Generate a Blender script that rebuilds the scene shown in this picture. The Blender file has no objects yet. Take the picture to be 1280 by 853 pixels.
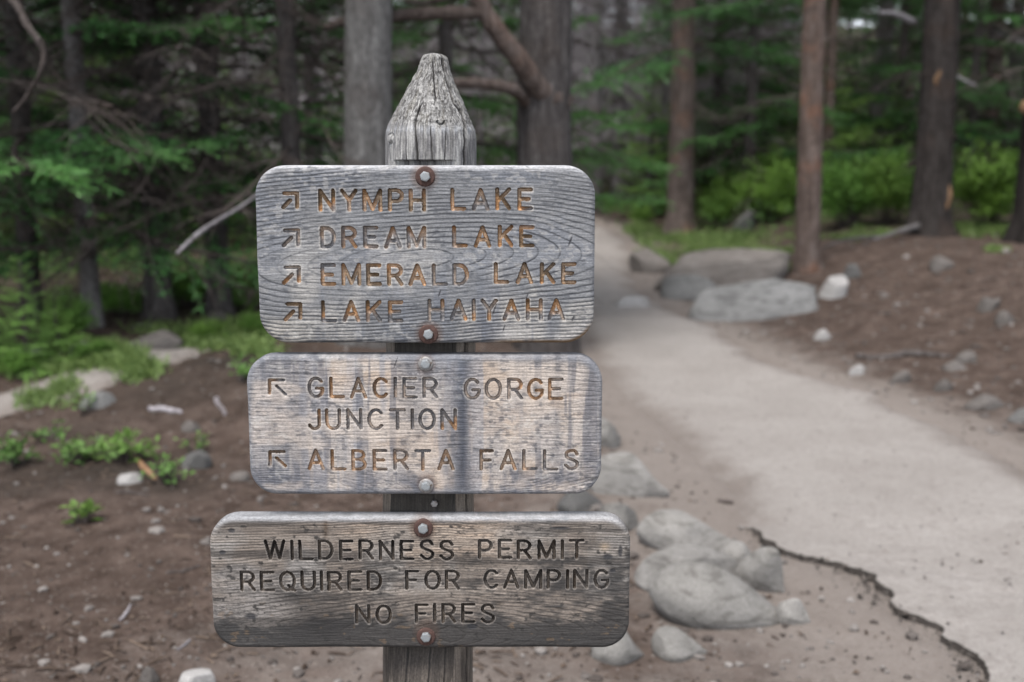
import bpy, bmesh, math, random
import numpy as np
from mathutils import Vector, Matrix

# ------------------------------------------------------------------ camera, light, exposure
SC = bpy.context.scene
COL = SC.collection
FPX = 1422.0                      # focal length in pixels of the 1280 wide photograph (40 mm)
CAMZ = 1.55
PITCH = math.radians(9.4)
cam_d = bpy.data.cameras.new('camera')
cam = bpy.data.objects.new('camera', cam_d); COL.objects.link(cam)
cam.location = (0, 0, CAMZ)
cam.rotation_euler = (math.pi/2 - PITCH, 0, 0)
cam_d.sensor_width = 36; cam_d.lens = 36*FPX/1280
cam_d.clip_start = 0.05; cam_d.clip_end = 1500
cam_d.dof.use_dof = True
cam_d.dof.focus_distance = 1.79
cam_d.dof.aperture_fstop = 3.0
cam_d.dof.aperture_blades = 9
SC.camera = cam

SUN_EL, SUN_AZ = math.radians(64), math.radians(205)   # azimuth clockwise from +Y
w = bpy.data.worlds.new('World'); SC.world = w; w.use_nodes = True
nt = w.node_tree
bg = nt.nodes['Background']
sky = nt.nodes.new('ShaderNodeTexSky'); sky.sky_type = 'NISHITA'
sky.sun_disc = False; sky.sun_elevation = SUN_EL; sky.sun_rotation = SUN_AZ
sky.altitude = 2800; sky.air_density = 1.0; sky.dust_density = 6.0; sky.ozone_density = 1.0
hs = nt.nodes.new('ShaderNodeHueSaturation'); hs.inputs['Saturation'].default_value = 0.30
nt.links.new(sky.outputs[0], hs.inputs['Color'])
nt.links.new(hs.outputs[0], bg.inputs['Color'])
bg.inputs['Strength'].default_value = 0.115
sd = bpy.data.lights.new('sun', 'SUN'); so = bpy.data.objects.new('sun', sd); COL.objects.link(so)
sd.energy = 1.5; sd.angle = math.radians(24); sd.color = (1.0, 0.95, 0.89)
sdir = Vector((math.sin(SUN_AZ)*math.cos(SUN_EL), math.cos(SUN_AZ)*math.cos(SUN_EL), math.sin(SUN_EL)))
so.rotation_euler = (-sdir).to_track_quat('-Z', 'Y').to_euler(); so.location = (0, -5, 20)
VS = SC.view_settings
VS.view_transform = 'Standard'; VS.look = 'None'; VS.gamma = 1; VS.use_curve_mapping = False
VS.exposure = 1.97
SC.cycles.use_denoising = True
SC.cycles.max_bounces = 6; SC.cycles.diffuse_bounces = 4; SC.cycles.transmission_bounces = 3
SC.cycles.transparent_max_bounces = 4; SC.cycles.caustics_reflective = False; SC.cycles.caustics_refractive = False

# ------------------------------------------------------------------ numpy helpers
def vnoise(x, y, seed=0):
    x = np.asarray(x, float); y = np.asarray(y, float)
    T = np.random.RandomState(seed).rand(256, 256)
    xi = np.floor(x).astype(np.int64); yi = np.floor(y).astype(np.int64)
    fx = x - xi; fy = y - yi
    fx = fx*fx*fx*(fx*(fx*6-15)+10); fy = fy*fy*fy*(fy*(fy*6-15)+10)
    a = T[xi & 255, yi & 255]; b = T[(xi+1) & 255, yi & 255]
    c = T[xi & 255, (yi+1) & 255]; d = T[(xi+1) & 255, (yi+1) & 255]
    return (a*(1-fx)+b*fx)*(1-fy) + (c*(1-fx)+d*fx)*fy
def fbm(x, y, seed=0, o=4):
    s = 0; a = .5; n = 0
    for k in range(o):
        s = s + a*vnoise(x*2**k + 17.3*k, y*2**k + 9.1*k, seed+k); n += a; a *= .5
    return s/n
def vnoise3(p, seed=0):
    T = np.random.RandomState(seed).rand(32, 32, 32)
    i = np.floor(p).astype(np.int64); f = p - i; f = f*f*(3-2*f)
    r = 0
    for dx in (0, 1):
        for dy in (0, 1):
            for dz in (0, 1):
                wgt = (f[:, 0] if dx else 1-f[:, 0])*(f[:, 1] if dy else 1-f[:, 1])*(f[:, 2] if dz else 1-f[:, 2])
                r = r + wgt*T[(i[:, 0]+dx) & 31, (i[:, 1]+dy) & 31, (i[:, 2]+dz) & 31]
    return r
def fbm3(p, seed=0, o=4):
    s = 0; a = .5; n = 0
    for k in range(o):
        s = s + a*vnoise3(p*2**k + 3.7*k, seed+k); n += a; a *= .5
    return s/n
def sstep(a, b, x):
    t = np.clip((np.asarray(x, float)-a)/(b-a), 0, 1); return t*t*(3-2*t)
def lerp(a, b, t): return a + (b-a)*t
def mixc(c, col, t):
    return c*(1-t[:, None]) + np.asarray(col)[None, :]*t[:, None]

def mesh_np(name, V, F, mat=None, smooth=True, col=None, attrs=None, parent=None, link=True):
    """V (n,3); F list of index arrays (m,3)/(m,4)."""
    if not isinstance(F, (list, tuple)): F = [F]
    F = [np.asarray(f, np.int32) for f in F if len(f)]
    me = bpy.data.meshes.new(name)
    V = np.asarray(V, np.float32)
    me.vertices.add(len(V)); me.vertices.foreach_set('co', V.ravel())
    loops = np.concatenate([f.ravel() for f in F])
    tot = np.concatenate([np.full(len(f), f.shape[1], np.int32) for f in F])
    st = np.concatenate([[0], np.cumsum(tot)[:-1]]).astype(np.int32)
    me.loops.add(len(loops)); me.loops.foreach_set('vertex_index', loops)
    me.polygons.add(len(tot)); me.polygons.foreach_set('loop_start', st)
    me.polygons.foreach_set('use_smooth', np.full(len(tot), smooth, bool))
    me.update(calc_edges=True)
    if col is not None:
        a = me.color_attributes.new('Col', 'FLOAT_COLOR', 'POINT')
        c = np.ones((len(V), 4), np.float32); c[:, :3] = np.clip(col, 0, 1); a.data.foreach_set('color', c.ravel())
    for k, v in (attrs or {}).items():
        a = me.attributes.new(k, 'FLOAT', 'POINT'); a.data.foreach_set('value', np.asarray(v, np.float32))
    if mat: me.materials.append(mat)
    if not link: return me
    return link_obj(name, me, parent)
def link_obj(name, me, parent=None):
    o = bpy.data.objects.new(name, me); COL.objects.link(o)
    if parent: o.parent = parent
    return o
def tag(o, label=None, cat=None, group=None, kind=None):
    if label: o['label'] = label
    if cat: o['category'] = cat
    if group: o['group'] = group
    if kind: o['kind'] = kind
    return o
def empty(name, loc=(0, 0, 0), rz=0.0):
    o = bpy.data.objects.new(name, None); COL.objects.link(o); o.location = loc; o.rotation_euler = (0, 0, rz)
    o.empty_display_size = .1
    return o
def grid_faces(nr, nc, wrap=False, off=0):
    r = np.arange(nr-1)[:, None]; c = np.arange(nc if wrap else nc-1)[None, :]
    a = r*nc + c; b = r*nc + (c+1) % nc; d = a + nc; e = b + nc
    return np.stack([a, b, e, d], -1).reshape(-1, 4) + off

class Soup:
    """collects vertices and faces for ONE mesh"""
    def __init__(s): s.V = []; s.T = []; s.Q = []; s.n = 0; s.C = []
    def add(s, V, T=None, Q=None, c=None):
        V = np.asarray(V, float).reshape(-1, 3)
        if T is not None and len(T): s.T.append(np.asarray(T)+s.n)
        if Q is not None and len(Q): s.Q.append(np.asarray(Q)+s.n)
        s.V.append(V); s.n += len(V)
        if c is not None: s.C.append(np.broadcast_to(np.asarray(c, float), (len(V),)))
    def tube(s, pts, rad, k=6, c=None, cap=True):
        pts = np.asarray(pts, float); n = len(pts); rad = np.broadcast_to(np.asarray(rad, float), (n,))
        t = np.gradient(pts, axis=0); t /= np.linalg.norm(t, axis=1)[:, None]+1e-9
        ref = np.array([0, 0, 1.0]) if abs(t[0, 2]) < .8 else np.array([1.0, 0, 0])
        u = np.cross(t, ref); u /= np.linalg.norm(u, axis=1)[:, None]+1e-9
        v = np.cross(t, u)
        a = np.arange(k)*2*math.pi/k
        R = pts[:, None]+rad[:, None, None]*(np.cos(a)[None, :, None]*u[:, None]+np.sin(a)[None, :, None]*v[:, None])
        V = R.reshape(-1, 3); Q = grid_faces(n, k, True)
        if cap:
            V = np.vstack([V, pts[0], pts[-1]])
            i = np.arange(k); T = np.concatenate([np.stack([(i+1) % k, i, np.full(k, n*k)], 1),
                np.stack([(n-1)*k+i, (n-1)*k+(i+1) % k, np.full(k, n*k+1)], 1)])
            s.add(V, T, Q, c)
        else: s.add(V, None, Q, c)
    def arrays(s):
        V = np.vstack(s.V); F = []
        if s.T: F.append(np.vstack(s.T))
        if s.Q: F.append(np.vstack(s.Q))
        return V, F
    def build(s, name, mat, parent=None, smooth=True, link=True):
        V, F = s.arrays()
        at = {'tone': np.concatenate(s.C)} if s.C else None
        return mesh_np(name, V, F, mat, smooth, attrs=at, parent=parent, link=link)

# ------------------------------------------------------------------ view geometry: photograph pixel -> world
CP, SP = math.cos(PITCH), math.sin(PITCH)
def ray(px, py):
    dx = (px-640)/FPX; dy = (426.5-py)/FPX
    return np.array([dx, CP+dy*SP, -SP+dy*CP])
def unproj(px, py, Y):
    d = ray(px, py); return np.array([0, 0, CAMZ]) + d*(Y/d[1])

def soft(t, k): return np.where(t/k > 30, t, k*np.log1p(np.exp(np.clip(t/k, -30, 30))))
def base_h(y):
    y = np.asarray(y, float)
    return 0.058*soft(y-10.0, .8) + 0.06*soft(y-28, 4) - .02*soft(-y-1, 1.)
def hit_base(px, py):
    d = ray(px, py); t = np.arange(1, 90, .01)
    z = CAMZ + d[2]*t; k = np.argmax(z < base_h(d[1]*t)); return d[0]*t[k], d[1]*t[k]

LEFT_PX = [(1238, 856), (1222, 838), (1206, 820), (1186, 803), (1160, 786), (1128, 764), (1100, 740), (1085, 725), (1040, 708), (1000, 699),
           (965, 688), (935, 655), (893, 612), (840, 560), (795, 520), (766, 490), (740, 450), (714, 405), (694, 350), (684, 310), (680, 290)]
RIGHT_PX = [(1420, 640), (1280, 572), (1205, 540), (1150, 518), (1080, 490), (1000, 464), (930, 430), (880, 402), (845, 386), (815, 368), (798, 345),
            (793, 320), (788, 302), (775, 289)]
LW = np.array([hit_base(*p) for p in LEFT_PX]); RW = np.array([hit_base(*p) for p in RIGHT_PX])
LW = np.vstack([[(-.6, -12), (.7, -3), (1.35, 1.5), (1.40, 2.6)], LW, [(-.2, 18.2), (-2.5, 19.5), (-6, 21)]])
RW = np.vstack([[(3.0, -12), (4.2, -3), (4.6, 1.5), (4.4, 3.)], RW, [(1.2, 18.4), (.2, 19.8), (-2.5, 22.5)]])
def xL(y): return np.interp(y, LW[:, 1], LW[:, 0])
def xR(y): return np.interp(y, RW[:, 1], RW[:, 0])
PATH_END = 21.0
def path_dist(x, y):
    """signed: positive inside the path, negative outside (metres, across)"""
    d = np.minimum(x-xL(y), xR(y)-x)
    return np.where(y > PATH_END, d-(y-PATH_END), d)
def H(x, y):
    x = np.asarray(x, float); y = np.asarray(y, float)
    z = base_h(y)
    out = np.clip(-path_dist(x, y), 0, None)
    r = np.clip(x-xR(y), 0, None)*(y < 60); l = np.clip(xL(y)-x, 0, None)
    far = sstep(60, 20, y)
    z = z + far*sstep(4.5, 9, y)*(.42*sstep(.2, 3.2, r) + .03*np.clip(r-2, 0, 12))
    # low bank on the left carrying the side trail
    bx = -1.0-.25*np.clip(y-7, 0, 6)
    z = z + far*.26*sstep(5.6, 7.2, y+.35*(x+2.2))*sstep(.2, 1.3, l)
    z = z + far*sstep(.3, 6, l-2.5)*.25
    m = sstep(0, .7, out)
    z = z + m*(.10*(fbm(x*.55, y*.55, 5, 3)-.5)) + m*.045*(fbm(x*2.1, y*2.1, 9, 3)-.5) + (.45+.55*m)*.014*(fbm(x*11, y*11, 11, 3)-.5) + .012*(fbm(x*3.3, y*3.3, 13, 3)-.5)
    return z
def G(px, py, tmin=1.2):
    d = ray(px, py); t = np.arange(tmin, 70, .01)
    z = CAMZ + d[2]*t; hh = H(d[0]*t, d[1]*t)
    k = np.argmax(z < hh)
    if not (z < hh).any(): k = len(t)-1
    return np.array([d[0]*t[k], d[1]*t[k], hh[k]])
def Hs(x, y): return float(H(np.array([x]), np.array([y]))[0])

# ------------------------------------------------------------------ materials
class NT:
    def __init__(s, name, rough=.85, spec=.25):
        s.m = bpy.data.materials.new(name); s.m.use_nodes = True
        s.t = s.m.node_tree; s.b = s.t.nodes['Principled BSDF']
        s.b.inputs['Roughness'].default_value = rough; s.b.inputs['Specular IOR Level'].default_value = spec
        s.tc = s.t.nodes.new('ShaderNodeTexCoord')
    def n(s, typ, **kw):
        nd = s.t.nodes.new(typ)
        for k, v in kw.items(): setattr(nd, k, v)
        return nd
    def l(s, a, b): s.t.links.new(a, b)
    def coord(s, scale=(1, 1, 1), src='Object'):
        mp = s.n('ShaderNodeMapping'); mp.inputs['Scale'].default_value = scale
        s.l(s.tc.outputs[src], mp.inputs['Vector']); return mp.outputs[0]
    def noise(s, vec, scale, detail=4, rough=.55, dist=0.):
        nd = s.n('ShaderNodeTexNoise'); nd.inputs['Scale'].default_value = scale; nd.inputs['Detail'].default_value = detail
        nd.inputs['Roughness'].default_value = rough; nd.inputs['Distortion'].default_value = dist
        s.l(vec, nd.inputs['Vector']); return nd.outputs['Fac']
    def voro(s, vec, scale, out='Distance'):
        nd = s.n('ShaderNodeTexVoronoi'); nd.inputs['Scale'].default_value = scale
        s.l(vec, nd.inputs['Vector']); return nd.outputs[out]
    def ramp(s, fac, stops):
        nd = s.n('ShaderNodeValToRGB'); r = nd.color_ramp
        while len(r.elements) < len(stops): r.elements.new(.5)
        for e, (p, c) in zip(r.elements, stops):
            e.position = p; e.color = (*c, 1) if len(c) == 3 else c
        s.l(fac, nd.inputs[0]); return nd.outputs[0]
    def maprange(s, v, a, b, c=0., d=1.):
        nd = s.n('ShaderNodeMapRange'); nd.interpolation_type = 'SMOOTHSTEP'
        for k, q in zip(('From Min', 'From Max', 'To Min', 'To Max'), (a, b, c, d)): nd.inputs[k].default_value = q
        s.l(v, nd.inputs['Value']); return nd.outputs[0]
    def mix(s, fac, a, b, mode='MIX'):
        nd = s.n('ShaderNodeMix', data_type='RGBA', blend_type=mode)
        if isinstance(fac, (int, float)): nd.inputs[0].default_value = fac
        else: s.l(fac, nd.inputs[0])
        for i, q in ((6, a), (7, b)):
            if isinstance(q, tuple): nd.inputs[i].default_value = (*q, 1)
            else: s.l(q, nd.inputs[i])
        return nd.outputs[2]
    def math(s, op, a, b=0.):
        nd = s.n('ShaderNodeMath', operation=op)
        for i, q in ((0, a), (1, b)):
            if isinstance(q, (int, float)): nd.inputs[i].default_value = q
            else: s.l(q, nd.inputs[i])
        return nd.outputs[0]
    def attr(s, name, out='Fac'):
        nd = s.n('ShaderNodeAttribute', attribute_name=name); return nd.outputs[out]
    def rnd(s):
        return s.n('ShaderNodeObjectInfo').outputs['Random']
    def color(s, c): s.l(c, s.b.inputs['Base Color'])
    def bump(s, h, strength=.5, dist=.01):
        nd = s.n('ShaderNodeBump'); nd.inputs['Strength'].default_value = strength; nd.inputs['Distance'].default_value = dist
        s.l(h, nd.inputs['Height']); s.l(nd.outputs[0], s.b.inputs['Normal'])

def wood_mat(name, sc1, sc2, amt=.45):
    m = NT(name, .8, .25)
    c = m.attr('Col', 'Color')
    f1 = m.noise(m.coord(sc1), 1, 5, .65); f2 = m.noise(m.coord(sc2), 1, 3, .6)
    k = m.maprange(f1, .25, .75, 1-amt, 1+amt*.7); k2 = m.maprange(f2, .3, .7, .8, 1.15)
    col = m.mix(1., c, m.math('MULTIPLY', k, k2), 'MULTIPLY'); m.color(col)
    m.bump(m.math('ADD', f1, m.math('MULTIPLY', f2, .5)), .22, .0012)
    return m.m
M_BOARD = wood_mat('weathered_board_wood', (34, 60, 620), (260, 300, 420), .26)
M_POST = wood_mat('weathered_post_wood', (420, 420, 16), (330, 330, 330), .40)

def metal_mat(name, base, rust, amt):
    m = NT(name, .5, .5)
    v = m.coord(); n1 = m.noise(v, 160, 5); n2 = m.noise(v, 700, 3)
    c = m.mix(m.maprange(n1, .62-amt*.4, .72-amt*.4), base, rust)
    c = m.mix(m.maprange(n2, .3, .7, 0, .35), c, tuple(x*.45 for x in base)); m.color(c)
    m.b.inputs['Metallic'].default_value = .45 if amt < .5 else .0
    m.b.inputs['Roughness'].default_value = .55 if amt < .5 else .85
    m.bump(n2, .25, .001); return m.m
M_GALV = metal_mat('galvanised_steel', (.24, .255, .265), (.17, .13, .10), .12)
M_RUST = metal_mat('rusted_steel', (.075, .037, .029), (.042, .019, .014), .6)
M_DULL = metal_mat('dull_washer_steel', (.24, .23, .225), (.13, .10, .08), .25)

def dirt_nodes(m):
    v = m.coord()
    big = m.noise(v, .9, 4); mid = m.noise(v, 7, 5, .6); fine = m.noise(v, 55, 5, .7); vo = m.voro(v, 75); vc = m.voro(v, 75, 'Color')
    vo2 = m.voro(v, 26)
    c = m.ramp(mid, [(.30, (0.025, 0.016, 0.012)), (.48, (0.055, 0.039, 0.032)), (.66, (0.091, 0.067, 0.056))])
    c = m.mix(m.maprange(big, .35, .7, 0, .45), c, (0.046, 0.032, 0.025))
    c = m.mix(m.maprange(fine, .52, .72, 0, .6), c, (0.096, 0.079, 0.069))
    c = m.mix(m.maprange(fine, .46, .30, 0, .7), c, (0.023, 0.017, 0.014))
    sep = m.n('ShaderNodeSeparateColor'); m.l(vc, sep.inputs[0])
    c = m.mix(m.math('MULTIPLY', m.maprange(vo, .34, .2), m.maprange(sep.outputs[0], .80, .86, 0, .8)), c, (0.193, 0.169, 0.154))
    c = m.mix(m.math('MULTIPLY', m.maprange(vo2, .26, .16), m.maprange(m.noise(v, 9, 2), .55, .62, 0, .7)), c, (0.154, 0.127, 0.112))
    hgt = m.math('ADD', m.math('MULTIPLY', mid, .8), m.math('ADD', fine, m.math('MULTIPLY', m.maprange(vo, .0, .35, 1, 0), .35)))
    return c, hgt
def sand_nodes(m):
    v = m.coord()
    n1 = m.noise(v, 1.6, 4); n2 = m.noise(v, 38, 5, .7); n3 = m.noise(v, 240, 3, .7); vo = m.voro(v, 120); vc = m.voro(v, 120, 'Color')
    c = m.ramp(n1, [(.3, (.246, .227, .211)), (.55, (.284, .265, .248)), (.75, (.314, .295, .278))])
    n5 = m.noise(v, 8, 6, .7, .3)
    c = m.mix(m.maprange(n5, .52, .72, 0, .4), c, (0.181, 0.160, 0.148)); c = m.mix(m.maprange(n5, .46, .30, 0, .4), c, (0.293, 0.271, 0.256))
    c = m.mix(m.maprange(n2, .44, .68, 0, .5), c, (0.166, 0.144, 0.132))
    c = m.mix(m.maprange(n3, .38, .62, .5, 0), c, (0.100, 0.088, 0.081))
    sep = m.n('ShaderNodeSeparateColor'); m.l(vc, sep.inputs[0])
    c = m.mix(m.math('MULTIPLY', m.maprange(vo, .34, .2), m.maprange(sep.outputs[1], .86, .9, 0, .8)), c, (0.323, 0.308, 0.296))
    c = m.mix(m.math('MULTIPLY', m.maprange(vo, .34, .2), m.maprange(sep.outputs[2], .9, .93, 0, .8)), c, (0.085, 0.069, 0.065))
    return c, m.math('ADD', n2, m.math('MULTIPLY', n3, .6))
def ground_mat():
    m = NT('forest_soil', .95, .1)
    d, hd = dirt_nodes(m); s, hs_ = sand_nodes(m)
    s = m.mix(.55, s, (.125, .101, .087))
    v = m.coord(); brk = m.math('MULTIPLY', m.math('SUBTRACT', m.noise(v, 4.5, 5, .65), .5), .9)
    dust = m.maprange(m.math('ADD', m.attr('dust'), brk), .15, .85, 0, .9)
    c = m.mix(dust, d, s)
    g = m.noise(v, 2.6, 5, .65)
    fl2 = m.noise(v, 22, 4, .7)
    fl = m.ramp(m.noise(v, 16, 4, .7), [(.3, (.020, .022, .013)), (.55, (.045, .058, .022)), (.75, (.075, .10, .035))])
    c = m.mix(m.math('MULTIPLY', m.maprange(g, .42, .58), m.attr('moss')), c, fl)
    c = m.mix(m.attr('humus'), c, m.ramp(fl2, [(.3, (.016, .013, .011)), (.7, (.045, .036, .030))]))
    m.color(c); m.bump(hd, .9, .014); return m.m
def path_mat(name):
    m = NT(name, .95, .1)
    s, h = sand_nodes(m); d, hd = dirt_nodes(m)
    d = m.mix(.72, d, m.mix(.55, s, (.125, .102, .089)))
    v = m.coord(); brk = m.math('MULTIPLY', m.math('SUBTRACT', m.noise(v, 5, 5, .65), .5), .8)
    k = m.maprange(m.math('ADD', m.attr('edge'), brk), .15, .75)
    c = m.mix(k, d, s)
    c = m.mix(m.attr('ledge'), c, m.ramp(m.noise(v, 90, 4), [(.35, (.018, .016, .015)), (.65, (.06, .052, .047))]))
    m.color(c); m.bump(h, .9, .010); return m.m
M_GROUND = ground_mat(); M_PATH = path_mat('packed_sand_path'); M_TRAIL = path_mat('side_trail_sand')

def rock_mat(name, a, b, dark, lich=(.10, .105, .09)):
    m = NT(name, .88, .2)
    v = m.coord(); n1 = m.noise(v, 5, 6, .65, .4); n2 = m.noise(v, 40, 5, .7); n3 = m.noise(v, 220, 3, .7); n4 = m.noise(m.coord((3, 3, 14)), 2.2, 5, .6, .6)
    c = m.ramp(n1, [(.3, a), (.7, b)])
    c = m.mix(m.maprange(n4, .50, .62, 0, .65), c, dark)
    c = m.mix(m.maprange(n2, .54, .68, 0, .55), c, lich)
    c = m.mix(m.maprange(n3, .38, .6, .6, 0), c, dark)
    r = m.maprange(m.rnd(), 0, 1, .72, 1.12); c = m.mix(1., c, r, 'MULTIPLY')
    m.color(c); m.bump(m.math('ADD', m.math('MULTIPLY', n1, 1.6), m.math('ADD', n2, m.math('MULTIPLY', n3, .5))), .6, .009); return m.m
M_ROCK = rock_mat('grey_granite', (.165, .158, .149), (.27, .261, .247), (.080, .074, .067), (.105, .10, .092))
M_ROCKB = rock_mat('blue_grey_granite', (.145, .144, .141), (.24, .238, .232), (.06, .058, .056), (.09, .09, .086))
M_ROCKW = rock_mat('pale_granite', (0.254, 0.246, 0.239), (0.347, 0.339, 0.331), (0.154, 0.146, 0.139), (0.169, 0.162, 0.154))
M_ROCKS = rock_mat('dusty_brown_grey_stone', (.085, .075, .069), (.145, .133, .125), (.045, .039, .035))
M_ROCKD2 = rock_mat('shaded_grey_granite', (.125, .119, .112), (.215, .207, .197), (.06, .056, .052), (.08, .077, .071))
M_OUT = rock_mat('dusty_pale_outcrop', (0.162, 0.142, 0.129), (0.246, 0.223, 0.208), (0.100, 0.089, 0.079))
M_ROCKD = rock_mat('dark_stone', (0.069, 0.069, 0.069), (0.131, 0.127, 0.123), (0.035, 0.033, 0.031))

def bark_mat(name, lo, mid, hi, patch, pamt=.5):
    m = NT(name, .95, .1)
    v = m.coord(); vs = m.coord((16, 16, 2.6))
    n1 = m.noise(vs, 1.3, 6, .7, .5); n2 = m.noise(v, 2.1, 4); n3 = m.noise(m.coord((60, 60, 22)), 1, 4, .7)
    c = m.ramp(n1, [(.3, lo), (.5, mid), (.72, hi)])
    c = m.mix(m.maprange(n2, .52, .66, 0, pamt), c, patch)
    c = m.mix(m.maprange(n3, .4, .6, .5, 0), c, tuple(x*.45 for x in lo))
    r = m.maprange(m.rnd(), 0, 1, .75, 1.2); c = m.mix(1., c, r, 'MULTIPLY')
    m.color(c); m.bump(m.math('ADD', n1, m.math('MULTIPLY', n3, .5)), 1., .03); return m.m
M_BARKG = bark_mat('grey_bark', (.09, .082, .08), (.19, .178, .178), (.28, .268, .268), (.12, .085, .07))
M_BARKD = bark_mat('dark_bark', (.034, .030, .029), (.080, .072, .070), (.15, .14, .137), (.10, .078, .066), .3)
M_BARKR = bark_mat('reddish_bark', (.055, .042, .037), (.125, .094, .080), (.21, .175, .16), (.24, .115, .068), .55)
M_BARKP = bark_mat('pale_grey_bark', (0.068, 0.064, 0.062), (0.144, 0.140, 0.136), (0.232, 0.228, 0.224), (0.080, 0.070, 0.066), .7)
M_DEAD = bark_mat('bleached_dead_wood', (.18, .166, .174), (.32, .298, .314), (.44, .42, .435), (.15, .12, .11), .3)
M_TWIG = bark_mat('brown_twig_bark', (.038, .031, .028), (.088, .073, .067), (.15, .13, .122), (.10, .07, .055), .3)
M_LIMB = bark_mat('brown_limb_bark', (0.044, 0.034, 0.029), (0.108, 0.084, 0.074), (0.176, 0.148, 0.136), (0.136, 0.080, 0.056), .4)
M_BARKK = bark_mat('black_brown_bark', (.014, .012, .011), (.036, .031, .029), (.068, .060, .056), (.08, .05, .037), .25)
M_BARKC = bark_mat('grey_brown_bark', (.045, .036, .032), (.105, .082, .072), (.18, .152, .14), (.20, .10, .06), .4)
M_CUT = bark_mat('exposed_inner_wood', (0.160, 0.096, 0.056), (0.256, 0.160, 0.096), (0.336, 0.224, 0.144), (0.288, 0.144, 0.072), .3)

def leaf_mat(name, a, b, transl=.25, rough=.55):
    m = NT(name, rough, .3)
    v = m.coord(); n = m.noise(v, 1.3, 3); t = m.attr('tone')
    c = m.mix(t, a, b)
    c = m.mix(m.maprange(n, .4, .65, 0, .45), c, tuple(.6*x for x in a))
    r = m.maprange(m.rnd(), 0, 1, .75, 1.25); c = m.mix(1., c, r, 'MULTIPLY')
    wn = m.n('ShaderNodeTexWhiteNoise', noise_dimensions='1D'); m.l(m.rnd(), wn.inputs['W'])
    c = m.mix(m.maprange(wn.outputs['Value'], .35, 1, 0, .38), c, (b[0]*1.2, b[1]*.97, b[2]*.8))
    m.color(c)
    tr = m.n('ShaderNodeBsdfTranslucent'); m.l(c, tr.inputs[0])
    mx = m.n('ShaderNodeMixShader'); mx.inputs[0].default_value = transl
    out = m.t.nodes['Material Output']
    m.l(m.b.outputs[0], mx.inputs[1]); m.l(tr.outputs[0], mx.inputs[2]); m.l(mx.outputs[0], out.inputs['Surface'])
    return m.m
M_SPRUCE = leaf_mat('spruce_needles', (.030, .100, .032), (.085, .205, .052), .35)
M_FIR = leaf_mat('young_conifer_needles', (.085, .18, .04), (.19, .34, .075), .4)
M_BUSH = leaf_mat('bush_leaves', (.07, .165, .032), (.15, .29, .055), .4)
M_GRASS = leaf_mat('grass_blades', (.075, .125, .035), (.18, .25, .08), .35)
M_COVER = leaf_mat('ground_cover_leaves', (.05, .12, .032), (.13, .24, .055), .35)
def flat_mat(name, a, b):
    m = NT(name, .9, .1); v = m.coord(); m.color(m.mix(m.attr('tone'), a, b)); return m.m
M_LITTER = flat_mat('dry_litter', (.025, .017, .013), (.105, .079, .062))
M_GRAVEL = flat_mat('gravel_stone', (.047, .039, .035), (.175, .16, .15))

# ------------------------------------------------------------------ ground, path, side trail
def axis(lo, hi, c0, c1, step, grow):
    a = list(np.arange(c0, c1, step)); s = step
    while a[-1] < hi: s *= grow; a.append(a[-1]+s)
    s = step; b = [c0]
    while b[-1] > lo: s *= grow; b.append(b[-1]-s)
    return np.array(sorted(set(b[1:] + a)))
TRAIL_PX = [(-150, 545), (-60, 520), (0, 503), (60, 487), (120, 468), (180, 450), (240, 432), (300, 415), (345, 400), (400, 385)]
ys_t = None
def build_ground():
    xs = axis(-260, 260, -5.0, 6.0, .035, 1.07); ys = axis(-120, 320, 2.4, 11.0, .035, 1.05)
    X, Y = np.meshgrid(xs, ys); x = X.ravel(); y = Y.ravel()
    z = H(x, y)
    pd = path_dist(x, y)
    z = z - .05*sstep(-.02, .25, pd)          # lies lower under the path sheet
    z = z - .014*np.exp(-((pd+.02)/.07)**2)*sstep(4.72, 4.4, y)*sstep(2, 2.9, y)*(x < (xL(y)+xR(y))/2)
    dl = np.clip(xL(y)-x, 0, None); dr = np.clip(x-xR(y), 0, None)
    dust = np.where(x < xR(y), np.exp(-(dl/lerp(.62, .95, sstep(6, 4.6, y)))**1.4), np.exp(-dr/.42))*sstep(24, 18, y)
    dust = dust*np.where(x < xR(y), lerp(.75, 1., sstep(9, 5, y)), 1)
    dust = np.maximum(dust, .92*np.exp(-((x+.2)/1.15)**2)*np.exp(-((y-2.2)/1.6)**2))
    moss = np.clip(.72*sstep(7.5, 10, y+.25*(x+2))*sstep(1.2, 2.5, dl) + sstep(13.5, 16, y+.1*x)*sstep(.8, 2.4, dr), 0, 1)*.85
    moss = np.maximum(moss, sstep(22, 30, y)*.8)
    hum = np.zeros_like(x)
    for px, py, sx, sy, am in [(285, 452, .55, .35, .9), (230, 480, .6, .4, .7), (110, 590, .55, .28, .9), (40, 605, .4, .25, .7), (190, 605, .35, .2, .8), (60, 540, .5, .3, .5), (330, 445, .4, .3, .9)]:
        g = G(px, py); hum = np.maximum(hum, am*np.exp(-((x-g[0])/sx)**2-((y-g[1])/sy)**2))
    hum = np.clip(hum*(.55+.9*fbm(x*3, y*3, 33, 3)), 0, 1)
    o = mesh_np('ground', np.stack([x, y, z], 1), [grid_faces(len(ys), len(xs))], M_GROUND, True, attrs={'dust': dust, 'moss': moss, 'humus': hum})
    tag(o, kind='structure')
build_ground()

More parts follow.
